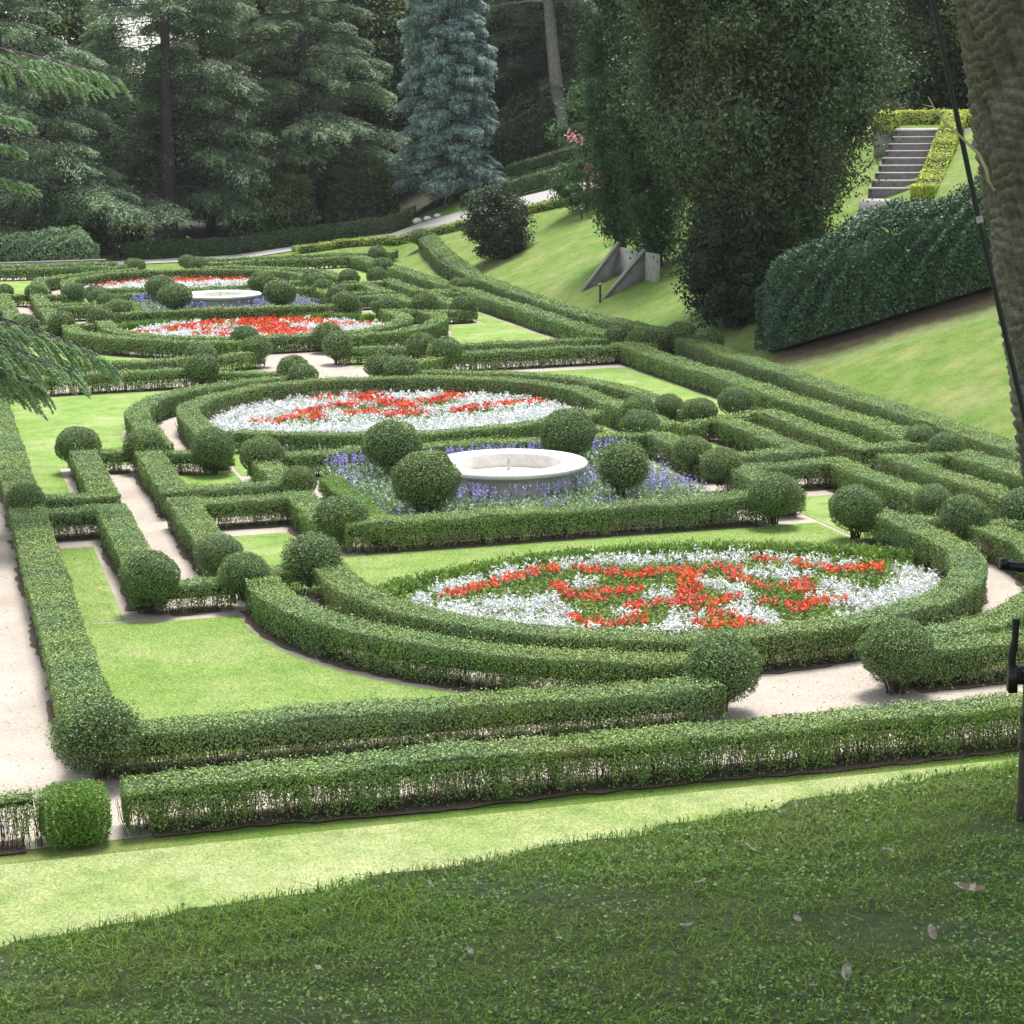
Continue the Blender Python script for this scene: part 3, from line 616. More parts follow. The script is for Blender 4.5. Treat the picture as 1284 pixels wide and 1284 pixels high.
# ------------------------------------------------------------ fountains
for ui, L in enumerate(UN):
    f = thing('fountain', f"round pale stone basin of the {U[ui]} fountain set among blue flowers", 'fountain', (0, L - .35, 0), 'round stone fountains')
    mb = MB(); mb.lathe([(1.50, 0), (1.50, .10), (1.44, .14), (1.44, .60), (1.52, .66), (1.62, .72)], k=64); mb.build('basin_wall', M['wallstone'], f, True)
    mb = MB(); mb.lathe([(1.62, .72), (1.80, .745), (1.83, .775), (1.83, .835), (1.80, .86), (1.28, .86), (1.25, .83), (1.25, .40)], k=64); mb.build('rim', M['stone'], f)
    mb = MB(); mb.lathe([(1.25, .52), (.9, .50), (.001, .50)], k=64); mb.build('basin_floor', M['basin'], f)
    mb = MB(); mb.lathe([(.20, .50), (.20, .62), (.10, .66), (.05, .70), (.035, .95), (.022, .97), (.001, .98)], k=20); mb.build('spout', M['stonedk'], f, True)

# ------------------------------------------------------------ flower beds
def tufts(mb, X, Y, z, h_, s, k, asp, up, rv=(0, 1), spread=.5):
    """k upright leaf quads around each (X, Y)"""
    n_ = len(X); c_ = np.repeat(np.column_stack([X, Y, np.full(n_, z)]), k, 0); m_ = len(c_)
    d = rng.normal(size=(m_, 3)) * [1, 1, .3]; d = nrm(d); d[:, 2] = np.abs(d[:, 2]) + up; d = nrm(d)
    rr = rng.uniform(.2, 1, m_)[:, None] * h_
    P = c_ + d * rr
    side_ = np.cross(d, rng.normal(size=(m_, 3)))
    mb.quads(leafquads(P, side_ + [0, 0, .6], s, asp, spread, d, .4), rng.uniform(rv[0], rv[1], m_))
def seg_d(X, Y, pl):
    d = np.full(len(X), 9.)
    pl = np.asarray(pl)
    for a_, b_ in zip(pl[:-1], pl[1:]):
        v = b_ - a_; t = np.clip(((X - a_[0]) * v[0] + (Y - a_[1]) * v[1]) / (v @ v + 1e-9), 0, 1)
        d = np.minimum(d, np.hypot(X - a_[0] - t * v[0], Y - a_[1] - t * v[1]))
    return d
RED1 = [([(-3.9,-10.01),(-3.28,-9.68),(-2.5,-9.11),(-1.91,-8.74),(-1.52,-8.5)],.27),([(-1.78,-9.86),(-1.83,-10.73),(-1.79,-11.07),(-1.51,-11.17)],.22),([(-.96,-8.77),(-.81,-9.05)],.24),([(-.56,-9.28),(-.13,-9.65)],.28),([(-1.24,-10.8),(-.58,-10.69)],.30),
([(.11,-9.44),(.85,-9.63),(1.07,-9.56)],.25),([(-.93,-11.89),(-.6,-11.81),(-.23,-11.74)],.28),([(-.17,-11.89),(.19,-11.75),(.44,-12.17)],.34),([(.76,-10.1),(.35,-11.01),(-.03,-12.0)],.26),([(.06,-12.67),(.26,-13.04)],.30),([(-.3,-13.58),(.46,-13.72)],.32),
([(-2.21,-12.38),(-2.18,-12.75),(-1.89,-12.97),(-1.45,-12.94),(-1.18,-12.68)],.26),([(1.68,-9.32),(1.79,-9.73),(1.57,-10.46),(1.68,-10.85)],.22),([(1.81,-11.24),(2.15,-11.56)],.22),([(2.54,-11.21),(2.32,-11.89)],.26),([(1.43,-12.31),(1.67,-12.65),(1.72,-13.05),(2.0,-12.77),(2.65,-12.54)],.24),
([(2.58,-9.02),(2.89,-9.29)],.16),([(3.17,-9.61),(3.23,-9.93)],.22),([(3.46,-10.09),(3.53,-10.48)],.2),([(3.97,-10.49),(4.46,-10.44)],.26),([(.76,-11.95),(1.06,-11.79)],.2)]
WH1 = [([(-4.52,-10.26),(-3.79,-9.3),(-2.75,-8.88),(-1.94,-8.28),(-1.17,-8.17),(-.27,-8.18),(1.28,-8.49),(2.22,-8.66),(3.26,-9.41),(4.01,-9.98)],.30),([(-4.23,-11.01),(-3.31,-10.88),(-2.63,-11.11),(-2.49,-12.1),(-2.17,-12.94)],.42),([(-3.81,-11.65),(-3.44,-12.38),(-2.74,-12.92)],.6),
([(-4.55,-11.4),(-4.07,-12.05),(-3.55,-12.76),(-2.63,-13.48),(-1.67,-13.97)],.38),([(-1.38,-13.96),(-.75,-13.42),(-.35,-12.84)],.36),([(-1.19,-14.02),(-.66,-14.15)],.3),([(.62,-12.42),(.79,-13.1),(.78,-13.83),(.88,-14.44)],.32),([(.77,-14.52),(1.56,-14.56),(2.44,-14.27)],.3),
([(2.61,-12.46),(2.98,-12.84),(3.71,-12.64),(4.63,-11.94)],.5),([(4.11,-12.78),(3.03,-13.69),(2.05,-14.14)],.36),([(4.9,-10.9),(4.9,-11.8),(4.3,-12.6)],.35),([(-1.47,-9.96),(-1.21,-9.78)],.3),([(-1.35,-12.25),(-1.23,-12.53)],.28),([(-.4,-11.35),(-.17,-11.17)],.28),([(2.11,-10.14),(2.44,-10.33),(2.69,-10.7)],.32),([(1.09,-10.85),(1.19,-11.77)],.26),([(.89,-10.36),(.87,-10.64)],.22),([(-2.26,-10.91),(-2.03,-10.66)],.25),([(2.97,-11.5),(3.16,-12.12)],.35)]
RED2 = [([(-1.3,16.29),(-.95,16.54)],.3),([(-2.18,13.55),(-1.72,14.08)],.35),([(-2.96,12.5),(-2.22,12.72)],.32),([(-3.82,12.17),(-3.36,12.16)],.25),([(-2.2,12.21),(-1.92,12.44)],.2),([(-1.11,14.74),(-.66,14.56)],.3),([(.05,16.15),(.52,16.55)],.38),([(.21,15.15),(.78,14.38),(.85,13.45)],.42),([(-1.14,12.82),(-.49,13.08)],.32),([(.03,12.2),(.81,12.25)],.36),([(1.54,14.45),(2.39,14.87),(2.96,15.61)],.36),([(3.17,15.91),(3.41,15.82)],.4),([(2.05,12.12),(2.7,12.74),(3.39,13.01),(4.7,13.24),(5.13,13.63)],.34)]
GR2 = [([(-1.2,13.9),(-.4,13.9)],.4),([(1.7,13.6),(2.2,13.9)],.4),([(.2,13.9),(0,13.3)],.3),([(-3,11.6),(0,11.4),(3.4,11.9)],.3)]
RED3 = [([(-4.5,37.6),(-3.25,37.6)],.4),([(-3.0,38.54),(-1.83,39.74),(-.65,41.0)],.55),([(-1.25,39.16),(-.27,39.09),(.99,40.67)],.55),([(.78,41.48),(.81,37.62),(.7,34.4)],.75),([(-2.14,36.24),(-1.22,34.92)],.5),([(1.71,40.72),(2.45,39.34),(3.04,39.8)],.6),([(1.57,36.31),(2.09,35.12)],.5),([(2.8,38.49),(3.75,37.4),(4.66,37.71)],.5),([(-2.2,37.8),(-.6,37.3)],.4)]
RED4 = [([(-3.98,61.23),(-3.45,61.55)],.4),([(-2.4,62.6),(-1.6,64.0),(-.3,65.0)],.5),([(-.4,62),(.8,62)],.6),([(1.0,63.6),(2.2,62.6),(2.9,61.5)],.5),([(3.2,61.6),(4.3,61.0)],.3),([(.3,63.6),(.4,64.8)],.45)]
def bed(label, cy, rbed, clip, reds, whites, greens, s, seed, default):
    root = thing('flower_bed', label, 'flower bed', (0, cy, 0), 'patterned flower beds')
    sp = s * 3.6
    gx, gy = np.meshgrid(np.arange(-rbed, rbed, sp), np.arange(cy - rbed - 1, cy + rbed + 1.5, sp * .87), indexing='ij')
    gx = gx + (np.arange(gx.shape[1]) % 2)[None] * sp * .5
    X = (gx + rng.uniform(-.22, .22, gx.shape) * sp).ravel(); Y = (gy + rng.uniform(-.22, .22, gy.shape) * sp).ravel(); g = clip(X, Y); X, Y = X[g], Y[g]
    R = np.zeros(len(X), bool); W = np.zeros(len(X), bool); G = np.zeros(len(X), bool)
    for pl, wd in reds: R |= seg_d(X, Y, pl) < wd * (.80 if cy < 0 else 1.25 if cy < 20 else 1. if cy < 50 else 1.9) * rng.uniform(.7, 1.25, len(X))
    for pl, wd in whites: W |= seg_d(X, Y, pl) < wd * .88
    for pl, wd in greens: G |= seg_d(X, Y, pl) < wd
    if default == 'white': W |= ~(R | G)
    R &= rng.uniform(0, 1, len(X)) < .9; W &= rng.uniform(0, 1, len(X)) < (.95 if default == 'white' else .9)
    for pl, wd in reds: W &= ~((seg_d(X, Y, pl) < wd * 1.25) & (rng.uniform(0, 1, len(X)) < .45))
    W &= ~R; Gm = ~(R | W)
    def plants(mb, sel, n_, z0, rx, hz, ls, asp, rv, hj=.25, spread=.6):
        x, y = X[sel], Y[sel] - cy; q = len(x)
        if not q: return
        szp = rng.uniform(1 - hj, 1 + hj, q); c_ = np.repeat(np.column_stack([x, y, np.full(q, z0)]), n_, 0); ss = np.repeat(szp, n_)[:, None]; m_ = q * n_
        d = rng.normal(size=(m_, 3)); d[:, 2] = np.abs(d[:, 2]) * 1.1 + .05; d = nrm(d)
        Pp = c_ + d * [rx, rx, hz] * ss * rng.uniform(.55, 1.05, (m_, 1)); tone = np.repeat(rng.uniform(-.22, .22, q), n_)
        mb.quads(leafquads(Pp, np.cross(d, rng.normal(size=(m_, 3))) * .6 + d * .5 + [0, 0, .5], ls, asp, spread, d, .5), np.clip(rng.uniform(rv[0], rv[1], m_) + tone, 0, 1))
    mb = MB(); plants(mb, W, 34, .05, sp * .62, .27, s * 1.55, .34, (0, 1)); mb.build('silver_foliage', M['white'], root)
    mb = MB(); plants(mb, R | Gm, 26, .03, sp * .60, .20, s * 1.25, .62, (0, 1)); mb.build('green_foliage', M['bedgreen'], root)
    mb = MB(); plants(mb, R, 22, .16, sp * .50, .12, s * .95, .85, (0, 1), spread=.9); mb.build('red_flowers', M['red'], root)
    import bmesh
    out = [(x_, y_) for x_, y_ in bedline(cy, rbed, clip)]
    bm = bmesh.new(); f = bm.faces.new([bm.verts.new((a, b_ - cy, .024)) for a, b_ in out])
    if f.normal.z < 0: f.normal_flip()
    bmesh.ops.triangulate(bm, faces=[f]); me = bpy.data.meshes.new('soil'); bm.to_mesh(me); bm.free(); me.materials.append(M['soil'])
    o = bpy.data.objects.new('soil', me); COL.objects.link(o); o.parent = root
    return root
def bedline(cy, rbed, clip, k=72):
    pts = []
    c0 = cy
    for t in np.linspace(0, 2 * pi, k, endpoint=False):
        lo_, hi_ = 0., rbed * 1.6
        for _ in range(24):
            m_ = (lo_ + hi_) / 2; x_, y_ = m_ * cos(t), c0 + m_ * sin(t)
            if clip(np.array([x_]), np.array([y_]))[0]: lo_ = m_
            else: hi_ = m_
        pts.append((lo_ * cos(t), c0 + lo_ * sin(t)))
    return pts
def clip_near(cy, cb, rb=7.5):
    return lambda X, Y: (np.hypot(X, Y - cy) < 5.35) & (np.hypot(X, Y - cb) < rb)
bed('flower bed of red flowers and silver leaves in swirls on green, nearest the viewer', -11.0, 5.4, lambda X, Y: ((np.hypot(X, Y + 9.95) < 5.35)) & (np.hypot(X, (Y + 15.6)) < 7.7), RED1, WH1, [], .050, 1, 'green')
bed('flower bed between front fountain and middle sandy gap, mostly silver with red swirls', 13.0, 5.4, lambda X, Y: ((np.hypot(X, Y - 11.4) < 5.35) | ((Y < 11.4) & (np.abs(X) < 5.35))) & (np.hypot(X, Y - 14.0) < 7.15) & (Y > 7.5), RED2, [], GR2, .066, 2, 'white')
bed('flower bed in front of the rear fountain, almost solid red with silver edge', 37.0, 5.4, lambda X, Y: (np.hypot(X, Y - 36.0) < 5.35) & (np.hypot(X, Y - 33.2) < 8.2), RED3, [], [([(-4.5, 40.2), (0, 42.0), (4.5, 40.2)], .35)], .085, 3, 'white')
bed('farthest flower bed, red and silver, below the dark trees', 60.5, 5.4, lambda X, Y: ((np.hypot(X, Y - 58.0) < 5.35) | ((Y < 58.0) & (np.abs(X) < 5.35))) & (np.hypot(X, Y - 60.6) < 7.15), RED4, [], [([(-3, 58.6), (3, 58.6)], .5)], .10, 4, 'white')
# wispy green edging on the lawn side of the two near beds
for L, cb_, rb_, s, lab in ((0, -15.6, 7.95, .07, 'loose wispy green edging along the back of the nearest flower bed'), (46.6, 33.2, 8.45, .10, 'loose green edging along the back of the rear near flower bed')):
    k = 900; t = rng.uniform(pi * .26, pi * .74, k); X = (rb_ + rng.normal(0, .14, k)) * np.cos(t); Y = cb_ + (rb_ + rng.normal(0, .14, k)) * np.sin(t)
    g = np.abs(X) < 5.5; X, Y = X[g], Y[g]
    mb = MB(); tufts(mb, X, Y - cb_, .02, .34, s * 1.7, 14, .22, 1.6); o = mb.build('edging_plants', M['bedgreen']); o.location = (0, cb_, 0); tag(o, lab, 'edging plants')
# blue salvia around the fountains
for ui, L in enumerate(UN):
    root = thing('flower_bed', f'blue flowering border planted around the {U[ui]} fountain', 'flower bed', (0, L - .35, 0), 'blue flower plots')
    k = 2600 if ui == 0 else 1500; X = rng.uniform(-3.7, 4.0, k); Y = rng.uniform(-4.2, 3.8, k)
    g = np.hypot(X, Y) > 1.6; X, Y = X[g], Y[g]; s = .055 if ui == 0 else .085
    blue = (np.sin(X * 1.3 + 1.0) * np.sin(Y * 1.1 + .4) + rng.normal(0, .35, len(X)) > .50) | (np.hypot(X, Y) < 2.15) | (Y > 2.8)
    green = rng.uniform(0, 1, len(X)) < .8
    mb = MB(); tufts(mb, X[green], Y[green], .05, .46, s * 1.9, 15, .42, .9); mb.build('green_foliage', M['palegreen'], root)
    mb = MB()
    for q in range(7): 
        tufts(mb, X[blue], Y[blue], .44 + q * .035, .05, s * .7, 2, .7, .5)
    mb.build('blue_flowers', M['purple'], root)
    mb = MB(); mb.box(-3.65, -4.25, .0, 4.0, 3.85, .03); mb.build('soil', M['soil'], root)

# ------------------------------------------------------------ right bank: path, steps, culvert, laurel
def strip(name, cl, wd, mat, dz=.03, rag=0.):
    P, Lt = resample(cl, .8 if not rag else .22); T = np.gradient(P, axis=0); T /= np.linalg.norm(T, axis=1)[:, None]; N = np.stack([-T[:, 1], T[:, 0]], 1)
    cols = 5 if not rag else 17; mb = MB(); k = len(P); V = []; rag_ = rag; rag = 0
    for c_ in np.linspace(-.5, .5, cols):
        q = P + N * c_ * wd; V.append(np.column_stack([q, ground(q[:, 0], q[:, 1]) + dz - (.06 if rag_ and abs(c_) > .46 else 0)]))
    V = np.stack(V, 1); i, j = np.meshgrid(np.arange(k - 1), np.arange(cols - 1), indexing='ij')
    mb.add(V.reshape(-1, 3), np.stack([i * cols + j, i * cols + j + 1, (i + 1) * cols + j + 1, (i + 1) * cols + j], -1).reshape(-1, 4), (j / (cols - 1.)).ravel() if rag_ else None)
    o = mb.build(name, mat, smooth=True); o['kind'] = 'structure'; return o
strip('path', [(-24, 77.5), (-6, 77.5), (2, 79), (8, 81), (12, 82), (15, 82), (17.6, 80.2), (20, 76.4), (22.6, 71.2), (25.4, 65.6), (29.5, 58), (34, 50)], 3.0, M['gravel'], .05)
GP = 'hedges along the upper path'
def curve_pts(p): return resample(p, 1.4)[0]
hedge(curve_pts([(-1.0, 81.2), (7.5, 83.2), (12.0, 84.2), (15.4, 84.3), (17.4, 83.4)]), 'tall dark clipped hedge behind the left part of the rising path', GP, w=.9, h=1.05, mat='hedgedk', open_=.05, dens=1.8, lf=1.2, stems=False, name='hedge')
hedge(curve_pts([(20.4, 79.0), (24.2, 73.4), (27.0, 68.0), (31.0, 60.4)]), 'dark clipped hedge behind the right part of the rising path', GP, w=.9, h=1.0, mat='hedgedk', open_=.05, dens=1.8, lf=1.2, stems=False, name='hedge')
hedge(curve_pts([(24.5, 84.0), (29.5, 77.0), (34.0, 70.0)]), 'farther dark hedge above the bare soil strip behind the path', GP, w=.8, h=.9, mat='hedgedk', open_=.05, dens=1.8, lf=1.2, stems=False, name='hedge')
hedge(curve_pts([(9.5, 78.6), (12.8, 79.2), (15.2, 78.5), (17.6, 74.4), (20.2, 69.9), (22.8, 64.4), (25.6, 58.8)]), 'low yellow-green hedge along the near edge of the rising path', GP, w=.8, h=.42, mat='goldgreen', open_=.05, dens=1.6, lf=1.1, stems=False, name='hedge')
strip('soil_strip', [(23.4, 80.8), (27.6, 74.2), (31.0, 68)], 4.2, M['leafsoil'], .04)

# white stones at the hedge end
tag(MB().build('x', M['stone']), None); bpy.data.objects.remove(COL.objects['x'])
for k_, (x, y, r_) in enumerate(((17.9, 83.0, .35), (18.4, 82.2, .28), (18.9, 81.6, .24))):
    mb = MB(); an = np.linspace(-1, 1, 7) * pi / 2; mb.lathe([(max(.001, r_ * cos(t)), r_ * .6 * sin(t)) for t in an], (0, 0, r_ * .35), k=9)
    o = mb.build('edge_stone', M['stone']); o.location = (x, y, float(ground(x, y))); o.rotation_euler = (0, 0, k_)
    tag(o, ('largest', 'middle', 'smallest')[k_] + ' of three pale stones at the end of the dark hedge by the path', 'stone', 'pale stones by the path')

# flight of steps
S0 = np.array([26.2, 32.4]); sdir = np.array([.56, .83]); sdir /= np.linalg.norm(sdir); sn_ = np.array([sdir[1], -sdir[0]])
st = thing('garden_stairs', 'grey garden steps climbing the bank between yellow hedges', 'stairs', (S0[0], S0[1], float(ground(*S0))))
zb = float(ground(*S0)); W2 = 1.35
def ob(mb, s0, s1, z0, z1, a=-W2, b_=W2 * .62):
    c_ = sdir * (s0 + s1) / 2 + sn_ * (a + b_) / 2
    mb.obox((c_[0], c_[1], (z0 + z1) / 2), (*(sdir * (s1 - s0) / 2), 0), (*(sn_ * (b_ - a) / 2), 0), (0, 0, (z1 - z0) / 2))
lm = MB(); ob(lm, -1.6, 1.0, -1.0, -.02); ob(lm, -3.8, -1.6, -1.4, -.55); lm.build('lower_landing', M['steptop'], st)
NS, RS, RUN = 9, .285, .98
for i in range(NS):
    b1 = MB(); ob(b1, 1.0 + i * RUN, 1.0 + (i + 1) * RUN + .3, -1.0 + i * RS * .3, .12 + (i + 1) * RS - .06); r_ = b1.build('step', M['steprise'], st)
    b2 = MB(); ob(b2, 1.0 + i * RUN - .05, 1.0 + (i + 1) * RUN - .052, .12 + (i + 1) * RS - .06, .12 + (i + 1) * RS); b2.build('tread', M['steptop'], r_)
zt = .12 + NS * RS; b1 = MB(); ob(b1, 1.0 + NS * RUN - .05, 1.0 + NS * RUN + 4.5, zt - 1.2, zt + .004, -2.4, 2.0); b1.build('upper_landing', M['gravel'], st)
def along(s, n): q = S0 + sdir * s + sn_ * n; return (q[0], q[1])
zs = lambda x, y: ground(x, y) 
def zramp(x, y):
    q = (np.asarray(x) - S0[0]) * sdir[0] + (np.asarray(y) - S0[1]) * sdir[1]
    return zb + np.clip(.1 + (q - 1) * RS / RUN, -.15, zt)
hedge(resample([along(-1.4, 1.25), along(10.2, 1.25)], 2)[0], 'bright yellow clipped hedge climbing the right edge of the steps', 'yellow hedges around the steps', w=1.0, h=.75, mat='gold', z0f=zramp, open_=.0, lf=1.3, stems=False, name='hedge')
hedge([along(9.6, -1.9), along(11.4, -1.9)], 'short yellow hedge on the left at the top of the steps', 'yellow hedges around the steps', w=.9, h=.75, mat='gold', z0f=zramp, open_=.0, lf=1.3, stems=False, name='hedge')
hedge([along(15.0, -4.5), along(14.6, 5.0)], 'yellow hedge running across behind the top landing', 'yellow hedges around the steps', w=.8, h=.7, mat='gold', z0f=lambda x, y: zramp(x, y) + .1, open_=.0, lf=1.3, stems=False, name='hedge')
hedge([along(10.6, 1.9), along(10.9, 5.0)], 'short yellow hedge on the right at the top of the steps', 'yellow hedges around the steps', w=.75, h=.6, mat='gold', z0f=lambda x, y: zramp(x, y), open_=.0, lf=1.3, stems=False, name='hedge')

# concrete culvert walls in the grass bank
cv = thing('culvert_walls', 'pair of sloping concrete wing walls set into the grass bank below the conifer', 'concrete walls', (15.65, 38.5, .64))
def wedge(y, x0, x1, zt0, zt1):
    mb = MB(); V = [(x0, y, -.6), (x1, y, -.6), (x1, y, zt1), (x0, y, zt0)]; V2 = [(a, b_ + .16, c_) for a, b_, c_ in V]
    mb.add(V + V2, [(0, 1, 2, 3), (4, 7, 6, 5), (0, 4, 5, 1), (1, 5, 6, 2), (2, 6, 7, 3), (3, 7, 4, 0)]); wl = mb.build('wing_wall', M['concrete'], cv)
    d = np.array([x1 - x0, 0, zt1 - zt0]); l = np.linalg.norm(d); d = d / l; nz = np.array([-d[2], 0, d[0]])
    mb = MB(); mb.obox(np.array([(x0 + x1) / 2, y + .08, (zt0 + zt1) / 2]) + nz * .045, d * (l / 2 + .05), (0, .14, 0), nz * .042); mb.build('coping', M['concretelt'], wl)
wedge(3.6, -.1, 1.75, -.1, 2.15)
wedge(.2, -.2, 1.75, -.1, 2.05)
mb = MB(); mb.box(1.75, -1.3, -.3, 1.9, 3.76, 2.0); mb.build('back_wall', M['concretelt'], cv)
for x, y, h_, lab in ((15.25, 38.4, .75, 'thin grey pipe standing at the foot of the concrete walls'), (21.2, 59.2, .5, 'tiny dark post standing in the grass below the oleander')):
    root = thing('short_post', lab, 'post', (x, y, float(ground(x, y)))); mb = MB(); mb.tube([(0, 0, -.1), (0, 0, h_)], .05); mb.build('shaft', M['pipe'], root)
    mb = MB(); mb.lathe([(.001, h_ + .08), (.08, h_ + .07), (.08, h_), (.001, h_)], k=10); mb.build('cap', M['stonedk'], root)

LATER = []
# laurel hedge mass with its own rounded box form
def mass(name, label, cat, base, wid, ht, mat, s, dens, lump=.25, top_r=.5, group=None, inner='core'):
    P, Lt = resample(base, min(.4, wid * .12)); c = P.mean(0); zc = float(ground(*c)); root = thing(name, label, cat, (c[0], c[1], zc), group)
    T = np.gradient(P, axis=0); T /= np.linalg.norm(T, axis=1)[:, None]; N = np.stack([-T[:, 1], T[:, 0]], 1)
    per = wid + 2 * ht; k = int((Lt + wid * .4) * per * dens * 2.6 / (s * s)); k = min(k, 140000)
    t = rng.uniform(-.02, 1.02, k) * (len(P) - 1); i = np.clip(t.astype(int), 0, len(P) - 2); f = (t - i)[:, None]
    b_ = P[i] * (1 - f) + P[i + 1] * f; n_ = N[i]
    a = rng.uniform(0, pi, k); e = .55; lo_ = rng.uniform(0, 1, k) < .42; a = np.where(lo_, np.where(rng.uniform(0, 1, k) < .5, 1, -1) * np.arcsin(rng.uniform(0, 1, k) ** 1.8) + np.where(rng.uniform(0, 1, k) < .5, 0, 0), a); a = np.where(a < 0, pi + a, a)
    u = np.sign(np.cos(a)) * np.abs(np.cos(a)) ** e; v = np.abs(np.sin(a)) ** e
    lum = 1 + lump * .28 * (np.sin(b_[:, 0] * 1.3 + a * 3) * np.sin(b_[:, 1] * 1.1 + a * 2) + .6 * np.sin(b_[:, 0] * 3.9 + a * 7) * np.sin(b_[:, 1] * 3.1 - a * 6) + .35 * np.sin(b_[:, 0] * 8 + a * 15)) + rng.normal(0, .028, k)
    ee = np.minimum(t, len(P) - 1 - t) * (Lt / (len(P) - 1)); ef = np.sqrt(np.clip(1 - (1 - np.clip(ee / (wid * .45), 0.02, 1)) ** 2, 0, 1)); eh = .55 + .45 * ef; eh = np.where(v < .2, 1, eh)
    A = np.column_stack([b_ + n_ * (u * wid / 2 * lum * ef)[:, None], v * ht * lum * eh]); A[:, 2] += ground(A[:, 0], A[:, 1]) * .0 + ground(b_[:, 0], b_[:, 1]) - zc
    A[:, :2] -= c
    Nn = np.column_stack([n_ * u[:, None], v * .8])
    mb = MB(); mb.quads(leafquads(A, Nn, s, .5, .7), rng.beta(1.6, 2.4, k)); mb.build('foliage', M[mat], root)
    an = np.linspace(0, pi, 13); q = len(P); V = []
    ar = np.arange(q); e2 = np.minimum(ar, q - 1 - ar) * (Lt / (q - 1)); ef2 = np.sqrt(np.clip(1 - (1 - np.clip(e2 / (wid * .45), 0.0, 1)) ** 2, 0, 1))[:, None]
    for t_ in an:
        uu = np.sign(cos(t_)) * abs(cos(t_)) ** e; vv = abs(sin(t_)) ** e
        wb = (.62 + .22 * vv + .07 * np.sin(P[:, :1] * 2.1 + t_ * 4) * np.sin(P[:, 1:] * 1.7)); V.append(np.column_stack([P - c + N * uu * wid / 2 * ef2 * wb, vv * ht * (wb * (.55 + .45 * ef2))[:, 0] + ground(P[:, 0], P[:, 1]) - zc - .1]))
    V = np.stack(V, 1); i, j = np.meshgrid(np.arange(q - 1), np.arange(12), indexing='ij')
    cb = MB(); cb.add(V.reshape(-1, 3), np.stack([i * 13 + j, i * 13 + j + 1, (i + 1) * 13 + j + 1, (i + 1) * 13 + j], -1).reshape(-1, 4)); cb.build('inner_branches', M[inner], root)
    return root
mass('laurel_hedge', 'huge dark glossy laurel hedge on the bank under the steps', 'hedge', [(15.2, 20.2), (17.8, 18.2), (20.2, 16.6), (23.5, 14.4), (27, 12)], 4.2, 3.3, 'laurel', .12, 2.6, .34)
strip('soil_strip', [(14.6, 18.4), (15.8, 16.9), (17.6, 15.5), (20.2, 13.6), (23.4, 11.7), (27, 9.6)][::-1], 3.6, M['fadesoil'], .03, rag=.55)
LATER.append(lambda: crown_tree('rounded dark shrub on the grass bank above the border hedge', 16.4, 58.6, 3.3, 1.9, 'yew', .14, 1.7, 77, zlo=.35, shape='egg', r0=.10, name='dark_shrub', nclump=95, cs=.95, core=.4))

# ------------------------------------------------------------ far wall and white-flowered bush
wl = thing('low_wall', 'low dark wall with grey coping at the far left end of the garden', 'wall', (-14, 73.6, 0))
mb = MB(); mb.box(-16, -.2, -.1, 11.3, .2, .55); mb.build('wall_body', M['concrete'], wl)
mb = MB(); mb.box(-16, -.3, .552, 11.4, .3, .62); mb.build('coping', M['concrete'], wl)

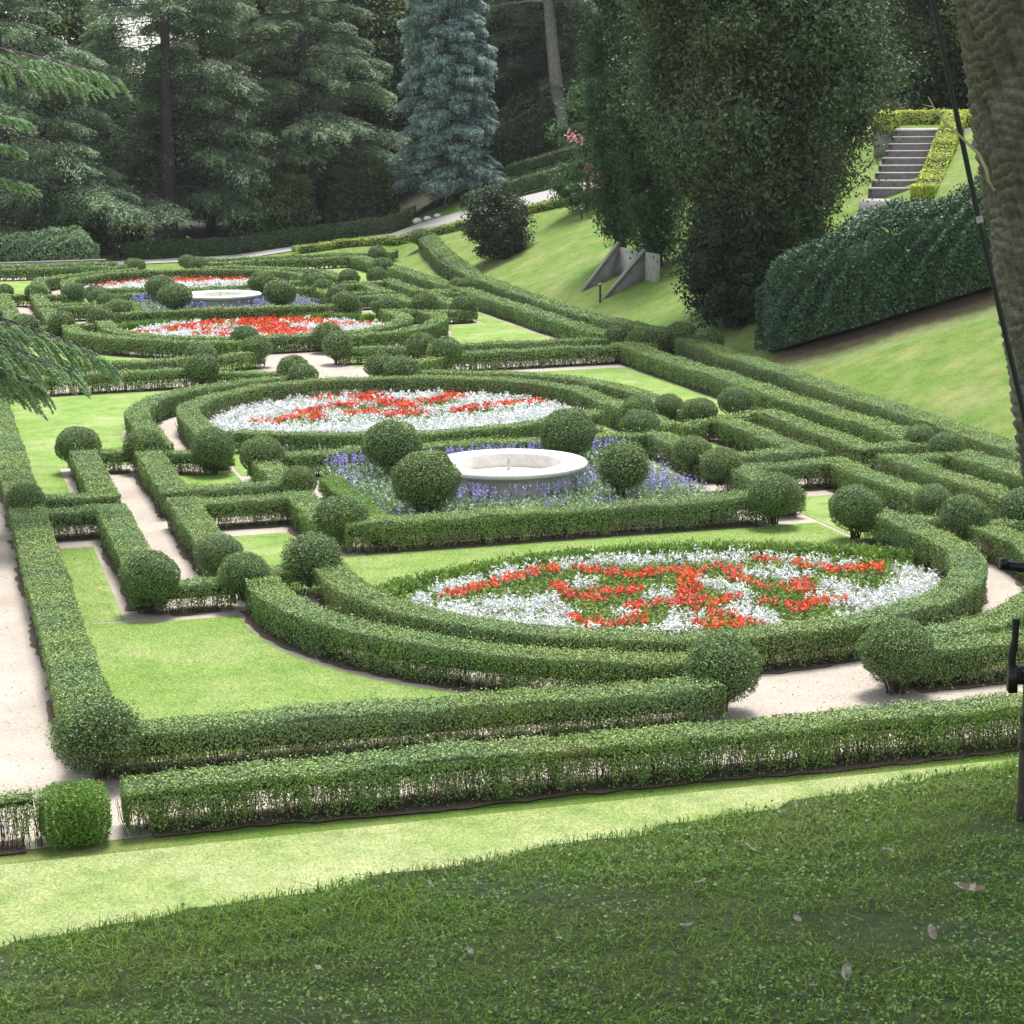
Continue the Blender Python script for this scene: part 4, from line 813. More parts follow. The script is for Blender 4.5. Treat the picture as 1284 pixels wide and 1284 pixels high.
# ------------------------------------------------------------ trees
def limb(p0, p1, sag, k=7):
    t = np.linspace(0, 1, k)[:, None]; p = np.array(p0) * (1 - t) + np.array(p1) * t; p[:, 2] += sag * 4 * t[:, 0] * (1 - t[:, 0]); return p
def cedar(label, x, y, H_, R_, r0, s, nb, mat='cedar', seed=1, zlo=2.0, name='cedar_tree', group=None, per=190, extra=None, bark='bark', flat=False, skip=None, lean=(0, 0)):
    r = np.random.default_rng(seed); g = float(ground(x, y)); root = thing(name, label, 'tree', (x, y, g), group)
    tb = MB(); zz = np.linspace(-.3, H_ * .98, 14); tr = np.column_stack([np.sin(zz * .23 + seed) * .12 + lean[0] * zz, np.cos(zz * .19 + seed) * .1 + lean[1] * zz, zz]); tb.tube(tr, r0 * (1.02 - zz / H_) ** .8 + .03, 10, False)
    lb = MB(); fo = MB()
    def spray(P):                                                # needles along a limb: drooping fans
        n_ = len(P); T = P[-1] - P[0]; Lh = np.linalg.norm(T); T = T / Lh; sd_ = np.cross(T, [0, 0, 1.]); sd_ = sd_ / (np.linalg.norm(sd_) + 1e-9)
        k = int(per * Lh * 1.9); t = r.beta(1.6, 1.0, k) * .92 + .08
        idx = t * (n_ - 1); i = np.clip(idx.astype(int), 0, n_ - 2); f = (idx - i)[:, None]; base = P[i] * (1 - f) + P[i + 1] * f
        lat = r.uniform(-1, 1, k) * (.30 * Lh * (1.05 - t) + .12 * Lh); drop = np.abs(lat) * .34 + r.exponential(.16, k) * (.6 + Lh * .16)
        # hanging twigs in bunches
        ph = np.floor(t * Lh * 3.2) ; lat = lat + .12 * np.sin(ph * 5.1)
        A = base + sd_ * lat[:, None] + T * (np.abs(lat) * .45)[:, None]; A[:, 2] -= drop
        dr = T[None] * .7 + sd_[None] * np.sign(lat)[:, None] * .8 + np.array([0, 0, -1.0])
        fo.quads(leafquads(A, np.tile([0, 0, 1.], (k, 1)) + sd_ * .2, s, .26, .55, dr, .45, r=r), np.clip(r.beta(1.5, 2.5, k) + .25 * (t > .85), 0, 1))
    az = r.uniform(0, 6.28)
    for i in range(nb):
        u = (i + .5) / nb; z = zlo + (H_ - zlo) * u; az += 2.4 + r.normal(0, .35)
        if skip and skip(az, z): continue
        l = R_ * (1 - u) ** .62 * r.uniform(.72, 1.12) + .4; rise = l * r.uniform(-.18, .10) if not flat else 0
        c_ = tr[np.argmin(abs(zz - z))]
        p = limb((c_[0], c_[1], z), (c_[0] + l * cos(az), c_[1] + l * sin(az), z + rise - .10 * l), .10 * l)
        lb.tube(p, np.linspace(r0 * .17 * (1.1 - u), .012, len(p)), 5, False); spray(p)
        for q in (-1, 1):                                       # side limbs
            b0 = p[3]; a2 = az + q * r.uniform(.45, .8); l2 = l * r.uniform(.35, .55)
            p2 = limb(b0, b0 + np.array([l2 * cos(a2), l2 * sin(a2), -.22 * l2]), .08 * l2, 5); lb.tube(p2, np.linspace(.05, .015, 5), 4, False); spray(p2)
    for e in (extra or []):
        p = limb(np.array(e[0]) - [x, y, g], np.array(e[1]) - [x, y, g], e[2], 16); lb.tube(p, np.linspace(.10, .008, len(p)), 5, False)
        T = nrm(p[-1] - p[0]); sd_ = nrm(np.cross(T, [0, 0, 1.])); nt2 = 150
        t = r.uniform(.45, 1, nt2); ix = t * 15; ii = np.clip(ix.astype(int), 0, 14); B = p[ii] + (p[ii + 1] - p[ii]) * (ix - ii)[:, None]
        lt = r.uniform(-1, 1, nt2) * (1.25 - t) * 1.5 * e[3]; A0 = B + sd_ * lt[:, None] + T * (np.abs(lt) * .5)[:, None]; A0[:, 2] -= np.abs(lt) * .38
        Lw = r.uniform(.25, .75, nt2) * e[3]; dv = nrm(T * .9 + sd_ * (np.sign(lt) * .5)[:, None] + np.array([0, 0, -1.]) * r.uniform(.5, 1.3, nt2)[:, None])
        for q in range(nt2):
            m_ = int(210 * Lw[q] / .5); w_ = r.uniform(0, 1, m_); Q = A0[q] + dv[q] * (w_ * Lw[q])[:, None] + [0, 0, -1] * (w_ ** 2 * .18 * Lw[q])[:, None] + r.normal(0, .012, (m_, 3))
            lb.tube(np.array([B[q], A0[q], A0[q] + dv[q] * Lw[q] * .9]), [.010, .007, .003], 3, False)
            fo.quads(leafquads(Q, np.tile([0, 0, 1.], (m_, 1)), .085, .22, .6, dv[q][None] + r.normal(0, .5, (m_, 3)), .3, r=r), r.beta(1.5, 1.8, m_))
    t_ = tb.build('trunk', M[bark], root, True); lb.build('branches', M[bark], t_); fo.build('crown', M[mat], root)
    return root
def crown_tree(label, x, y, H_, R_, mat, s, dens, seed, zlo=1.0, shape='egg', r0=.25, name='conifer_tree', nclump=60, group=None, cs=1.0, lean=(0, 0), bark='bark', top=None, extra_c=None, core=.50, T=None, shell=None, sharp=False):
    """many leaf clumps through the crown's volume around a limbed trunk"""
    r = np.random.default_rng(seed); g = float(ground(x, y)); root = thing(name, label, 'tree', (x, y, g), group)
    zz = np.linspace(-.3, H_ * .92, 10); tr = np.column_stack([lean[0] * zz + np.sin(zz * .3) * .1, lean[1] * zz, zz]); tb = MB(); tb.tube(tr, r0 * (1.05 - zz / H_) + .02, 9, False)
    lb = MB(); fo = MB(); cb = MB()
    for i in range(nclump):
        u = (i + .5) / nclump; u = u if shape != 'egg' else u ** .9
        z = zlo + (H_ - zlo) * u
        prof = {'egg': math.sin(min(1, (u + .10) / 1.1) * pi) ** .55, 'col': (min(1, (u + .06) * 6) * (1 - max(0, u - .75) / .27) ** .8), 'cone': (1 - u) ** .8 + .05, 'inv': min(1, .22 + u * 2.2) * (1 if u < .8 else 1 - (u - .8) * 2.5)}[shape]
        Rz = R_ * max(.08, prof); a = r.uniform(0, 6.28); d = Rz * ((r.uniform(.35, 1.0) ** .5) * .86 if shell is None else r.uniform(shell, 1.0) - .12)
        cr = cs * R_ * .30 * r.uniform(.7, 1.25)
        cx_, cy_ = lean[0] * z + d * cos(a), lean[1] * z + d * sin(a)
        lb.tube(limb((lean[0] * z * .9, 0, max(.2, z - d * .45)), (cx_, cy_, z), .05, 4), [r0 * .18, r0 * .13, r0 * .08, .02], 4, False)
        k = int(4 * pi * cr * cr * dens / (s * s) * .8); dd = nrm(r.normal(size=(k, 3))); f = r.uniform(.55, 1.06, k) ** .6
        f *= 1 + .42 * np.sin(dd[:, 0] * 6 + i) * np.sin(dd[:, 1] * 7 + i * 2) + .22 * np.sin(dd[:, 2] * 11 + dd[:, 0] * 9 + i * 3); f += (r.uniform(0, 1, k) < (.06 if sharp else .12)) * r.uniform(0, .35, k)
        ar_ = r.uniform(.72, 1.35, 3) * [1, 1, .85]
        P = np.array([cx_, cy_, z]) + dd * (cr * f)[:, None] * ar_
        TT = None if T is None else dd * .6 + np.array(T)
        fo.quads(leafquads(P, dd + [0, 0, .25], s, .5 if T is None else .3, .7, TT, .5, r=r), r.beta(2.4, 3.2, k) + .0)
        if core:
            cc = cr * core * r.uniform(.8, 1.1); cb.lathe([(max(.001, cc * cos(q) * r.uniform(.85, 1.1)), .8 * cc * sin(q)) for q in np.linspace(-pi / 2, pi / 2, 6)], (cx_, cy_, z), k=7)
    t_ = tb.build('trunk', M[bark], root, True); lb.build('branches', M[bark], t_); fo.build('crown', M[mat], root)
    if core: cb.build('inner_crown', M['core'], root)
    return root
for f_ in LATER: f_()

# the two big cedars beyond the far wall
cedar('big cedar with thick dark purple trunk behind the far flower bed', 3.0, 88.5, 24, 9.5, .50, .24, 74, seed=4, zlo=2.6, per=115, skip=lambda az, z: 4.5 < z < 15 and cos(az + 1.69) > .84)
cedar('slimmer cedar just right of the thick-trunked cedar', 6.1, 93.0, 23, 8.0, .36, .24, 60, seed=9, zlo=3.0, per=110, skip=lambda az, z: 5 < z < 14 and cos(az + 1.69) > .75)
cedar('cedar with long drooping boughs at the left behind the white-flowered bush', -7.5, 84.0, 21, 8.5, .42, .24, 62, seed=12, zlo=2.6, per=110)
cedar('cedar with brighter hanging tips left of the blue spruce', 12.2, 90.0, 22, 7.5, .40, .24, 58, seed=15, zlo=3.4, per=115)
cedar('grey-green cedar right of the blue spruce in the background', 31.5, 98.0, 20, 8.0, .45, .26, 54, seed=19, zlo=3.0, per=105)
# blue spruce
cedar('tall blue-grey spruce standing beyond the rising path', 20.8, 85.6, 27, 3.2, .26, .19, 235, mat='spruce', seed=21, zlo=.9, per=240, name='spruce_tree')
# dark background planting
k0 = 0
BT = [(-22, 88, 17, 5.5, 'tree at the far left edge behind the low wall'), (-15, 95, 19, 6, 'tall tree behind the left drooping cedar'), (-4, 102, 20, 6, 'tree seen left of the thick cedar trunk'), (1.0, 112, 13, 4, 'tree directly behind the thick cedar trunk'), (10, 106, 20, 6.5, 'tree between the two cedars and the spruce'), (17, 101, 19, 6, 'dark tree just left behind the blue spruce'),
 (25, 104, 19, 6, 'dark tree just right behind the blue spruce'), (35, 108, 20, 6.5, 'tree far behind the grey-green cedar'), (38, 90, 17, 5.5, 'tree behind the pink oleander'), (44, 78, 17, 5.5, 'tree behind the big conifer, upper left of it'), (46, 64, 16, 5.5, 'tree behind the big conifer, upper right of it'), (48, 52, 15, 5.2, 'tree left above the yellow hedges'), (47, 42, 13, 4.8, 'tree right above the yellow hedges'), (52, 34, 14, 5, 'tree behind the palm trunk'), (-19, 114, 21, 7, 'farthest tree in the left background'), (20, 122, 21, 7, 'farthest tree in the middle background'), (38, 124, 21, 7, 'farthest tree behind the right of the spruce'), (-26, 104, 19, 6.5, 'farthest tree at the left edge'), (7.5, 124, 9, 6, 'farthest tree left of the middle')]
BT2 = [(43, 50, 12, 4.6, 'tree left behind the stair landing'), (41, 58, 14, 5, 'tree between the big conifer and the steps'), (56, 46, 16, 6, 'tree far behind the steps'), (60, 58, 18, 6, 'tree farthest right behind the steps'), (33, 74, 12, 4.2, 'tree behind the oleander blossom'), (58, 28, 15, 6, 'tree behind the right edge of the palm'), (30, 114, 21, 7, 'tree far behind the spruce top')]
protos = []
for q, (nc, cs) in enumerate(((70, 1.0), (64, 1.05), (76, .95))):
    t_ = crown_tree('x', 0, 300, 18, 6, 'dark', .30, 1.4, 40 + q, zlo=.8, shape='egg', r0=.35, name='broad_tree', nclump=nc + 40, cs=cs)
    protos.append(t_)
for q, (x, y, H_, R_, lab) in enumerate(BT + BT2):
    src = protos[q % 3]; new = q >= 3
    o = src if not new else src.copy()
    if new:
        COL.objects.link(o)
        for ch in src.children:
            c_ = ch.copy(); COL.objects.link(c_); c_.parent = o
            for g2 in ch.children:
                d_ = g2.copy(); COL.objects.link(d_); d_.parent = c_
    o.location = (x, y, float(ground(x, y))); o.scale = (R_ / 6, R_ / 6, H_ / 18); o.rotation_euler = (0, 0, q * 1.7)
    tag(o, 'dark leafy ' + lab, 'tree', 'dark trees of the background wood')
# dark understorey shrubs in the wood
for q, (x, y, w_, lab) in enumerate(((-18, 82, 5, 'at the far left edge'), (-1.5, 92, 6, 'between the left cedar trunks'), (9.5, 88, 5.5, 'right of the slim cedar trunk'), (15.6, 89, 5, 'left foot of the blue spruce'), (26.5, 90, 6, 'right foot of the blue spruce'), (34, 82, 6, 'above the bare soil strip'))):
    mass('dark_shrub', 'dark understorey shrub ' + lab, 'shrub', [(x - w_ / 2, y), (x + w_ / 2, y + .6)], 3.6, 3.2 + (q % 3) * .5, 'dark', .26, 1.3, .4, group='dark shrubs under the background trees')
mass('light_shrub', 'pale green shrub with small white flowers behind the low far wall', 'shrub', [(-16, 76.0), (-3.0, 76.2)], 2.4, 2.1, 'palegreen', .15, 1.4, .4)
cedar('leaning pale-barked tree behind the cypress', 30.0, 90.0, 20, 4.5, .50, .26, 26, seed=29, zlo=9, per=100, bark='barkpale', name='leaning_tree', lean=(-.10, .02))
# oleander
crown_tree('tall oleander with pink blossom beside the cypress', 22.3, 61.5, 6.6, 2.1, 'oleander', .17, 1.6, 33, zlo=.3, shape='col', r0=.12, name='oleander', nclump=42, cs=.95)
ol = [o for o in COL.objects if o.name.startswith('oleander')][0]
mb = MB(); k = 150; a = rng.uniform(0, 6.28, k)
cl = np.array([(-1.25, -1.2, 3.9), (-.85, -1.5, 3.65), (-.5, -1.6, 2.2), (-.2, -1.7, 1.6), (-.35, -1.65, 2.8)]); P = cl[rng.integers(0, 5, k)] + rng.normal(0, .16, (k, 3)); mb.quads(leafquads(P, nrm(P) + [0, -1, 0], .15, .9, .6), rng.uniform(0, 1, k)); mb.build('blossom', M['pink'], ol)
# cypresses and the big conifer
GC = 'dense cypresses left of the big conifer'
crown_tree('slender green column cypress at the left of the big conifer', 18.6, 45.5, 15, 1.75, 'cypress', .19, 1.9, 51, zlo=1.0, shape='inv', r0=.25, name='cypress_tree', core=.36, nclump=170, cs=1.35, group=GC, T=(0, 0, .9))
crown_tree('dark cypress leaning against the big conifer', 18.4, 40.0, 14, 2.0, 'cypress', .19, 1.9, 52, zlo=.8, shape='inv', r0=.25, name='cypress_tree', core=.36, nclump=170, cs=1.3, group=GC, T=(0, 0, .9))
crown_tree('massive dark olive-green conifer whose crown hangs over the border hedge', 17.7, 26.8, 18, 5.05, 'juniper', .155, 1.9, 61, zlo=1.5, shape='inv', r0=.45, name='conifer_tree', nclump=270, cs=.84, core=.42, shell=.55, sharp=True)
crown_tree('dark ivy-like skirt of foliage under the big conifer', 15.9, 25.2, 4.2, 2.0, 'yew', .14, 1.7, 78, zlo=.3, shape='egg', r0=.2, name='dark_shrub', nclump=90, cs=.95, core=.4)

# near cedar at the left whose boughs hang into the view
cedar('near cedar outside the left edge, bright boughs hanging into view', -18.0, -1.5, 17, 5.2, .45, .115, 40, mat='cedarbright', seed=71, zlo=5.6, per=130, name='near_cedar_tree',
      skip=lambda az, z: cos(az) > .1,
      extra=[((-18, -1.5, 5.3), (-9.35, -1.2, 3.9), .75, 1.), ((-18, -1.5, 5.1), (-10.0, -2.6, 3.7), .7, 1.), ((-18, -1.5, 4.9), (-9.9, .2, 3.6), .75, 1.), ((-18, -1.5, 4.7), (-10.7, -1.8, 3.4), .6, 1.), ((-18, -1.5, 4.4), (-10.9, -.4, 3.1), .6, .9),
             ((-18, -1.5, 9.3), (-10.6, -1.5, 8.8), .5, .45), ((-18, -1.5, 8.6), (-10.7, -1.3, 8.2), .5, .35), ((-18, -1.5, 7.9), (-10.6, -1.6, 7.5), .5, .4), ((-18, -1.5, 10.6), (-8.0, 6.0, 9.75), .5, .8), ((-18, -1.5, 10.2), (-8.9, 4.0, 9.6), .5, .7)])

# ------------------------------------------------------------ foreground: palm, cable, post, twig
pr = thing('palm_tree', 'leaning palm trunk with rough scarred bark at the right edge', 'palm', (-8.12, -38.44, 6.05))
ax0 = np.array([0, 0, 0.]); kz, ka = 900, 200; HP = 9.5
zz = np.linspace(-.1, HP, kz); an = np.linspace(0, 2 * pi, ka, endpoint=False); Z, A = np.meshgrid(zz, an, indexing='ij')
fr_ = np.random.default_rng(3)
def wob(n_, fa, fz, per_=True):
    o_ = 0
    for _ in range(n_): o_ = o_ + np.sin(A * fr_.integers(1, fa) * fr_.choice([-1, 1]) + Z * fr_.uniform(-fz, fz) + fr_.uniform(0, 6.3))
    return o_ / math.sqrt(n_)
row = Z / .048 - A * 7 / (2 * pi) + .38 * wob(7, 9, 14) + .20 * wob(8, 26, 45)
amp = np.clip(.62 + .45 * wob(8, 14, 26), .05, 1.3); lum_ = wob(9, 22, 60) ; ir = np.floor(row); fr = row - ir
cell = A * 9 / (2 * pi) + .5 * (ir % 2); fc = (cell - np.floor(cell)) * 2 - 1
hsh = np.sin(ir * 12.9898 + np.floor(cell) * 78.233) * 43758.5453; hsh = hsh - np.floor(hsh)
ir = np.floor(row); fr = row - ir; rdg = np.clip(fr * 1.25, 0, 1) * (1 - np.clip((fr - .80) / .20, 0, 1))
rad = .295 + .018 * rdg * amp + .004 * lum_ + .006 * np.sin(A * 40 + Z * 30) + rng.normal(0, .0022, Z.shape)
rad *= 1.06 - .02 * np.clip(Z / HP, 0, 1)
cxp = -.150 * Z + .0 * Z; cyp = .085 * Z
V = np.stack([cxp + rad * np.cos(A), cyp + rad * np.sin(A), Z], -1); i, j = np.meshgrid(np.arange(kz - 1), np.arange(ka), indexing='ij'); j2 = (j + 1) % ka
gr_ = np.clip(rdg * amp * .9 + .12 * lum_, 0, 1); mb = MB(); mb.add(V.reshape(-1, 3), np.stack([i * ka + j, i * ka + j2, (i + 1) * ka + j2, (i + 1) * ka + j], -1).reshape(-1, 4), gr_[:-1].ravel()); mb.build('trunk', M['palm'], pr, True)
tx, ty = -.155 * HP, .085 * HP
for q in range(30):
    a = q * 2.4; el = .15 + .9 * (q % 6) / 6; l = rng.uniform(3.0, 3.8); t = np.linspace(0, 1, 14)
    hx = l * np.sin(t * 1.35) / 1.0 * cos(el * .7); hz = l * (np.sin(el) * t * 1.25 - .55 * t ** 2.2) + .15
    P = np.column_stack([tx + hx * cos(a), ty + hx * sin(a), HP + hz]); fb = MB(); fb.tube(P, np.linspace(.035, .006, 14), 5, False)
    for sgn in (-1, 1):
        sd_ = np.array([-sin(a), cos(a), 0]) * sgn; k = 60; tt = np.linspace(.12, 1, k) * 13; ii = np.clip(tt.astype(int), 0, 12); B = P[ii] + (P[ii + 1] - P[ii]) * (tt - ii)[:, None]
        L_ = (.55 * np.sin(np.linspace(.25, 1, k) * pi * .95) + .12)[:, None]; tip = B + (sd_ * .85 + np.array([cos(a), sin(a), 0]) * .45 + [0, 0, -.35]) * L_; wv = (P[-1] - P[0]); wv = wv / np.linalg.norm(wv) * .018
        fb.quads(np.stack([B - wv, B + wv, tip + wv * .2, tip - wv * .2], 1), rng.uniform(0, 1, k))
    fb.build('frond', M['frond'], pr)
cb_ = thing('cable', 'thin black cable slanting down in front of the palm trunk', 'cable', (-8.52, -38.78, 6.2))
pc = np.array([(-9.83, -38.02, 12.3), (-9.2, -38.39, 9.36), (-9.03, -38.48, 8.55), (-8.86, -38.57, 7.81), (-8.50, -38.79, 6.15)]) - [-8.52, -38.78, 6.2]
mb = MB(); mb.tube(pc, .0105, 8); mb.build('rubber_sheath', M['cable'], cb_, True)
mb = MB(); mb.tube(np.array([(-9.03, -38.48, 8.565), (-9.025, -38.483, 8.54)]) - [-8.52, -38.78, 6.2], .0135, 8); mb.build('clip', M['stonedk'], cb_)
tw = np.array([(-9.25, -38.47, 9.01), (-9.23, -38.48, 8.97), (-9.19, -38.5, 8.91), (-9.14, -38.53, 8.86), (-9.11, -38.55, 8.825), (-9.085, -38.56, 8.80), (-9.055, -38.57, 8.74), (-9.04, -38.56, 8.70), (-8.98, -38.50, 8.66)])
o_ = thing('dry_twig', 'pale bare twig curving out from the left side of the palm trunk', 'twig', tuple(tw[-1])); mb = MB(); mb.tube(tw - tw[-1], [.002, .003, .004, .005, .0055, .006, .006, .006, .005], 6, False); mb.build('stalk', M['twig'], o_, True)
mb = MB(); mb.tube(tw[1:2] - tw[-1] + np.array([(0, 0, 0), (-.05, 0, .012)]), [.003, .001], 5, False); mb.build('side_shoot', M['twig'], o_)
# iron standpipe at the right edge
bx, by = -9.005, -38.95; bz = float(ground(bx, by))
pp = thing('standpipe', 'dark iron post with lever and valve handle at the right edge of the lawn', 'post', (bx, by, bz))
mb = MB(); mb.tube([(0, 0, -.1), (0, 0, .42)], .040, 8); mb.build('base_sleeve', M['pipe'], pp, True)
mb = MB(); mb.tube([(0, 0, .40), (0, 0, .56)], .034, 8); mb.tube([(0, 0, .30), (0, 0, .325)], .046, 8); mb.tube([(0, 0, .54), (0, 0, .96)], .028, 8); mb.tube([(0, 0, .40), (0, 0, .43)], .044, 8); mb.build('pipe', M['black'], pp, True)
mb = MB(); mb.tube([(0, 0, .95), (0, 0, 1.03)], .040, 8); mb.tube([(0, 0, 1.03), (0, 0, 1.075)], [.040, .018], 8); mb.tube([(0, 0, 1.075), (0, 0, 1.10)], .008, 8); mb.build('cap', M['black'], pp, True)
r_ = np.array([cos(YAW), -sin(YAW), 0])
mb = MB(); mb.obox(-r_ * .055 + [0, 0, .995], r_ * .075 + np.array([0, 0, -.012]), (sin(YAW) * .018, cos(YAW) * .018, 0), (0, 0, .015)); mb.obox(-r_ * .125 + [0, 0, 1.01], r_ * .012, (sin(YAW) * .022, cos(YAW) * .022, 0), (0, 0, .018)); mb.build('top_handle', M['black'], pp)
mb = MB(); mb.obox(-r_ * .03 + [0, 0, .575], r_ * .05, (sin(YAW) * .02, cos(YAW) * .02, 0), (0, 0, .022)); mb.obox(-r_ * .075 + [0, 0, .57], r_ * .016, (sin(YAW) * .022, cos(YAW) * .022, 0), (0, 0, .05)); mb.obox(-r_ * .02 + [0, 0, .60], r_ * .03, (sin(YAW) * .025, cos(YAW) * .025, 0), (0, 0, .02)); vb = mb.build('valve_bracket', M['black'], pp)
mb = MB(); mb.tube(np.array([-r_ * .078 + [0, 0, .60], -r_ * .080 + [0, 0, .66], -r_ * .070 + [0, 0, .72], -r_ * .070 + [0, 0, .80]]), [.014, .016, .013, .014], 8); mb.build('lever', M['black'], vb, True)

# ------------------------------------------------------------ foreground turf
def cam_side(X, Y): return (X - C0[0]) * cn[0] + (Y - C0[1]) * cn[1]
def fgpts(k, r, y0=2.2, near=True):
    """points on the shaded bank between the camera and just over the crest"""
    az = r.uniform(YAW - .50, YAW + .85, k); d = r.uniform(3.2 ** 2, 10.5 ** 2, k) ** .5
    X, Y = CX + d * np.sin(az), CY + d * np.cos(az); s_ = cam_side(X, Y); g = s_ < .30; return X[g], Y[g]
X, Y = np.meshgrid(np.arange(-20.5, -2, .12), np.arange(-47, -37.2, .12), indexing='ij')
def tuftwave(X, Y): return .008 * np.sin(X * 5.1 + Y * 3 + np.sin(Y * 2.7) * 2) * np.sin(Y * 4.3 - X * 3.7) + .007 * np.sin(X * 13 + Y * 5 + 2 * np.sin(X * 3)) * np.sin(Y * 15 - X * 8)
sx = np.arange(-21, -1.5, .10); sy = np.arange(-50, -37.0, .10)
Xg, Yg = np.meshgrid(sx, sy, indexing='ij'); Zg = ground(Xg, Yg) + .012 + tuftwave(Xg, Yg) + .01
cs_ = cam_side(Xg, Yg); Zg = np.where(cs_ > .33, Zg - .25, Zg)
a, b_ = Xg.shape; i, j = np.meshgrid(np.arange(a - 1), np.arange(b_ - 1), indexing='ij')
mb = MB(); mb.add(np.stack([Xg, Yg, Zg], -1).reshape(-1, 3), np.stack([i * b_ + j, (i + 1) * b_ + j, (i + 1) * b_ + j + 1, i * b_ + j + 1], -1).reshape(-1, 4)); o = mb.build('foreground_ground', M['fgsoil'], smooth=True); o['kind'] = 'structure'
def gz(X, Y): return ground(X, Y) + .02 + tuftwave(X, Y)
X, Y = fgpts(400000, rng); k = len(X)
patch = np.sin(X * 3.1 + 1) * np.sin(Y * 2.7) + .6 * np.sin(X * 7 + Y * 5) + rng.normal(0, .5, k)
g = patch > -.75; X, Y = X[g], Y[g]; k = len(X)
hh = rng.uniform(.010, .032, k) * (1 + .5 * (cam_side(X, Y) > -.6)); az = rng.uniform(0, 6.28, k); wd = rng.uniform(.0013, .0026, k)
base = np.column_stack([X, Y, gz(X, Y) - .004]); le = np.column_stack([np.cos(az), np.sin(az), np.zeros(k)]); sd_ = np.column_stack([-np.sin(az), np.cos(az), np.zeros(k)])
b1 = base + le * (hh * .25)[:, None] + [0, 0, 1] * (hh * .6)[:, None]; b2 = base + le * (hh * rng.uniform(.5, 1.3, k))[:, None] + [0, 0, 1] * (hh * rng.uniform(.6, 1.05, k))[:, None]
mb = MB(); R_ = rng.beta(2, 2, k)
mb.quads(np.stack([base - sd_ * wd[:, None], base + sd_ * wd[:, None], b1 + sd_ * wd[:, None] * .9, b1 - sd_ * wd[:, None] * .9], 1), R_)
mb.quads(np.stack([b1 - sd_ * wd[:, None] * .9, b1 + sd_ * wd[:, None] * .9, b2 + sd_ * .0004, b2 - sd_ * .0004], 1), R_)
o = mb.build('grass', M['grass']); tag(o, 'uneven shaded grass on the bank in the foreground', kind='stuff')
X, Y = fgpts(150000, rng); k = len(X); patch = np.sin(X * 2.3 + 4) * np.sin(Y * 3.3 + 1) + .5 * np.sin(X * 9 - Y * 6) + rng.normal(0, .4, k); g = patch > -.1; X, Y = X[g], Y[g]; k = len(X)
P = np.column_stack([X, Y, gz(X, Y) + rng.uniform(.006, .030, k)])
mb = MB(); mb.quads(leafquads(P, np.tile([0, 0, 1.], (k, 1)), .0125, .85, .6), rng.beta(1.3, 1.5, k)); o = mb.build('clover', M['clover']); tag(o, 'small round clover leaves among the foreground grass', kind='stuff')
# litter: fallen leaves and twigs
LF = [(1112, 1072), (1215, 1122), (940, 1070), (700, 1185), (690, 1225), (590, 1200), (265, 1270), (80, 1255), (1168, 1178), (1180, 1250), (1020, 1245), (860, 1168), (1060, 1228), (400, 1222), (880, 1112), (1000, 1160), (540, 1115), (150, 1225)]
_fi = -_m.to_3x3().col[2]
def hit(px, py):
    d = _fi * FPX + _m.to_3x3().col[0] * (px - 642) - _m.to_3x3().col[1] * (py - 642); p = Vector((CX, CY, CZ)); d.normalize(); t = 2.
    while t < 14 and (p + d * t).z > float(ground((p + d * t).x, (p + d * t).y)) + .03: t += .01
    return p + d * t
LW = ['upper right', 'right, bent double', 'right of centre', 'centre, curled', 'centre right, flat', 'centre', 'lower left, largest', 'far lower left', 'right, upright', 'lower right', 'lower centre right', 'centre right, small', 'lower right, small', 'left of centre', 'middle, tiny', 'middle right', 'near the grass edge', 'left, small']
for q, (px, py) in enumerate(LF):
    p = hit(px, py); mb = MB(); n_ = 6; sz = rng.uniform(.020, .034) * (1.6 if q in (1, 6) else 1)
    u = np.linspace(-1, 1, 7); prof = np.sqrt(np.maximum(0, 1 - u ** 2)) * .42; V = []
    for uu, w_ in zip(u, prof):
        for s_ in (-1, 0, 1): V.append((uu * sz, s_ * w_ * sz, (.35 * abs(s_) * w_ + .25 * uu * uu) * sz))
    F = [(i * 3 + j, i * 3 + j + 1, (i + 1) * 3 + j + 1, (i + 1) * 3 + j) for i in range(6) for j in range(2)]
    mb.add(V, F, rng.uniform(0, 1, len(F))); o = mb.build('dry_leaf', M['dryleaf']); o.location = (p.x, p.y, p.z + .02); o.rotation_euler = (rng.uniform(-.5, .5), rng.uniform(-.5, .5), rng.uniform(0, 6.28))
    tag(o, 'pale dry leaf lying on the shaded grass, ' + LW[q], 'dry leaf', 'fallen dry leaves on the foreground grass')
k = 700; X, Y = fgpts(1800, rng); X, Y = X[:k], Y[:k]; k = len(X); az = rng.uniform(0, 6.28, k); l = rng.uniform(.02, .09, k); P0 = np.column_stack([X, Y, gz(X, Y) + rng.uniform(.012, .03, k)]); D_ = np.column_stack([np.cos(az), np.sin(az), rng.normal(0, .12, k)]) * l[:, None]
mb = MB(); sd_ = np.column_stack([-np.sin(az), np.cos(az), 0 * az]) * .0014; mb.quads(np.stack([P0 - sd_, P0 + sd_, P0 + D_ + sd_ * .6, P0 + D_ - sd_ * .6], 1), rng.uniform(0, 1, k)); mb.quads(np.stack([P0 - [0, 0, .0014], P0 + [0, 0, .0014], P0 + D_ + [0, 0, .001], P0 + D_ - [0, 0, .001]], 1), rng.uniform(0, 1, k)); o = mb.build('dead_straw', M['dryleaf']); tag(o, 'straw and dead stalks scattered through the foreground grass', kind='stuff')
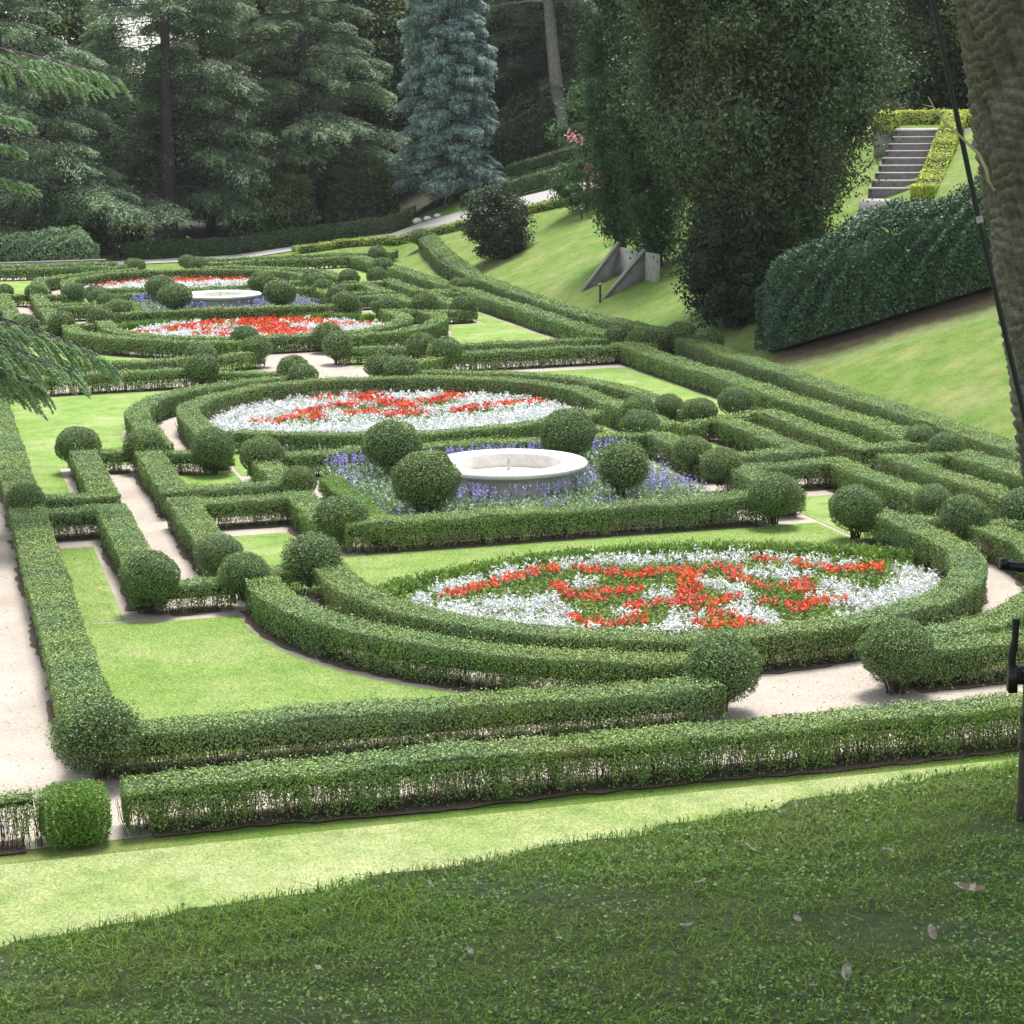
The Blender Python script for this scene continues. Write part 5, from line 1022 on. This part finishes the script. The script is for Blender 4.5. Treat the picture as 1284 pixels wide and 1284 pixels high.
# blades on the sunny strip and on lawns near enough to read
k = 170000; X = rng.uniform(-14.5, 3.5, k); Y = rng.uniform(-25.5, -21.0, k); g = cam_side(X, Y) > 3; X, Y = X[g], Y[g]; k = len(X)
P = np.column_stack([X, Y, ground(X, Y) + .012]); mb = MB(); mb.quads(leafquads(P, rng.normal(size=(k, 3)) * [1, 1, .1], .032, .22, .2, np.tile([0, 0, 1.], (k, 1)), .5), rng.uniform(0, 1, k)); o = mb.build('grass', M['lawnblade']); tag(o, 'short bright sunlit grass in front of the first hedge', kind='stuff')

M['lawnblade2'] = leaf_mat('clipped_lawn_blade', [(.25, .40, .085), (.38, .54, .14), (.56, .68, .25)], [(.30, .41, .11), (.44, .53, .18), (.60, .68, .30)], .8, .3)
k = 330000; X = rng.uniform(-10.6, 6, k); Y = rng.uniform(-17.4, -2.7, k)
g = ((np.hypot(X, Y + 9.95) > 7.85) & (Y < -9.7) & (X < -1.8) & (X > -10.5)) | ((np.hypot(X, Y + 15.6) > 7.9) & (np.abs(X) < 5.4) & (Y > -9.5) & (Y < -5.5)) | ((X < -9.85) & (Y > -9.7))
X, Y = X[g], Y[g]; k = len(X); P = np.column_stack([X, Y, np.full(k, .024)]); mb = MB()
mb.quads(leafquads(P, rng.normal(size=(k, 3)) * [1, 1, .5] + [0, 0, 1.2], .036, .25, .4, np.tile([0, 0, .6], (k, 1)), .9), rng.uniform(0, 1, k)); o = mb.build('grass', M['lawnblade2']); tag(o, 'clipped grass blades of the lawns nearest the viewer', kind='stuff')
# leaf crumbs blown over the sand
k = 2600; X = rng.uniform(-14.5, 3, k); Y = rng.uniform(-20, -2, k); g = (X < -11.6) | (np.hypot(X, Y + 17.5) < 3) | ((X > -8.8) & (X < -8.1)); X, Y = X[g], Y[g]; k = len(X)
P = np.column_stack([X, Y, np.full(k, .016)]); mb = MB(); mb.quads(leafquads(P, np.tile([0, 0, 1.], (k, 1)), .045, .5, .25), rng.uniform(0, .6, k)); o = mb.build('leaf_litter', M['dryleaf']); tag(o, 'crumbs of fallen leaves on the sand paths', kind='stuff')

# tall shade tree overhead (its crown is above the view and shades the foreground)
r = np.random.default_rng(5); sx_, sy_ = -17.5, -47.0; g0_ = float(ground(sx_, sy_)); root = thing('shade_tree', 'broad spreading tree whose crown shades the foreground bank', 'tree', (sx_, sy_, g0_))
tb = MB(); tb.tube([(0, 0, -.3), (.1, .1, 3), (.5, .6, 6.5)], [.45, .36, .28], 10, False); t_ = tb.build('trunk', M['bark'], root, True)
lb = MB(); fo = MB()
for q in range(56):
    tx_, ty_ = r.uniform(-4, 15), r.uniform(-4, 12.5); tz_ = r.uniform(5.6, 8.5) + .10 * max(0, ty_)
    lb.tube(limb((.4, .5, 5.5), (tx_, ty_, tz_), .4, 5), [.12, .09, .06, .04, .02], 5, False)
    k = 750; P = np.array([tx_, ty_, tz_]) + r.normal(size=(k, 3)) * [.85, .85, .38]; fo.quads(leafquads(P, np.tile([0, 0, 1.], (k, 1)), .16, .6, .7, r=r), r.uniform(0, 1, k))
lb.build('branches', M['bark'], t_); fo.build('crown', M['dark'], root)


# slight veil of haze that lifts the shade under the far trees
hm = bpy.data.materials.new('haze'); hm.use_nodes = True; hn = hm.node_tree
hn.nodes.remove(hn.nodes['Principled BSDF']); pv = hn.nodes.new('ShaderNodeVolumePrincipled'); pv.inputs['Density'].default_value = .00014; pv.inputs['Color'].default_value = (.93, .96, 1, 1)
hn.links.new(pv.outputs[0], hn.nodes['Material Output'].inputs['Volume'])
mb = MB(); mb.box(-230, -170, -1.2, 270, 340, 32); o = mb.build('haze', hm); o['kind'] = 'stuff'; o['label'] = 'faint pale haze softening the far trees'
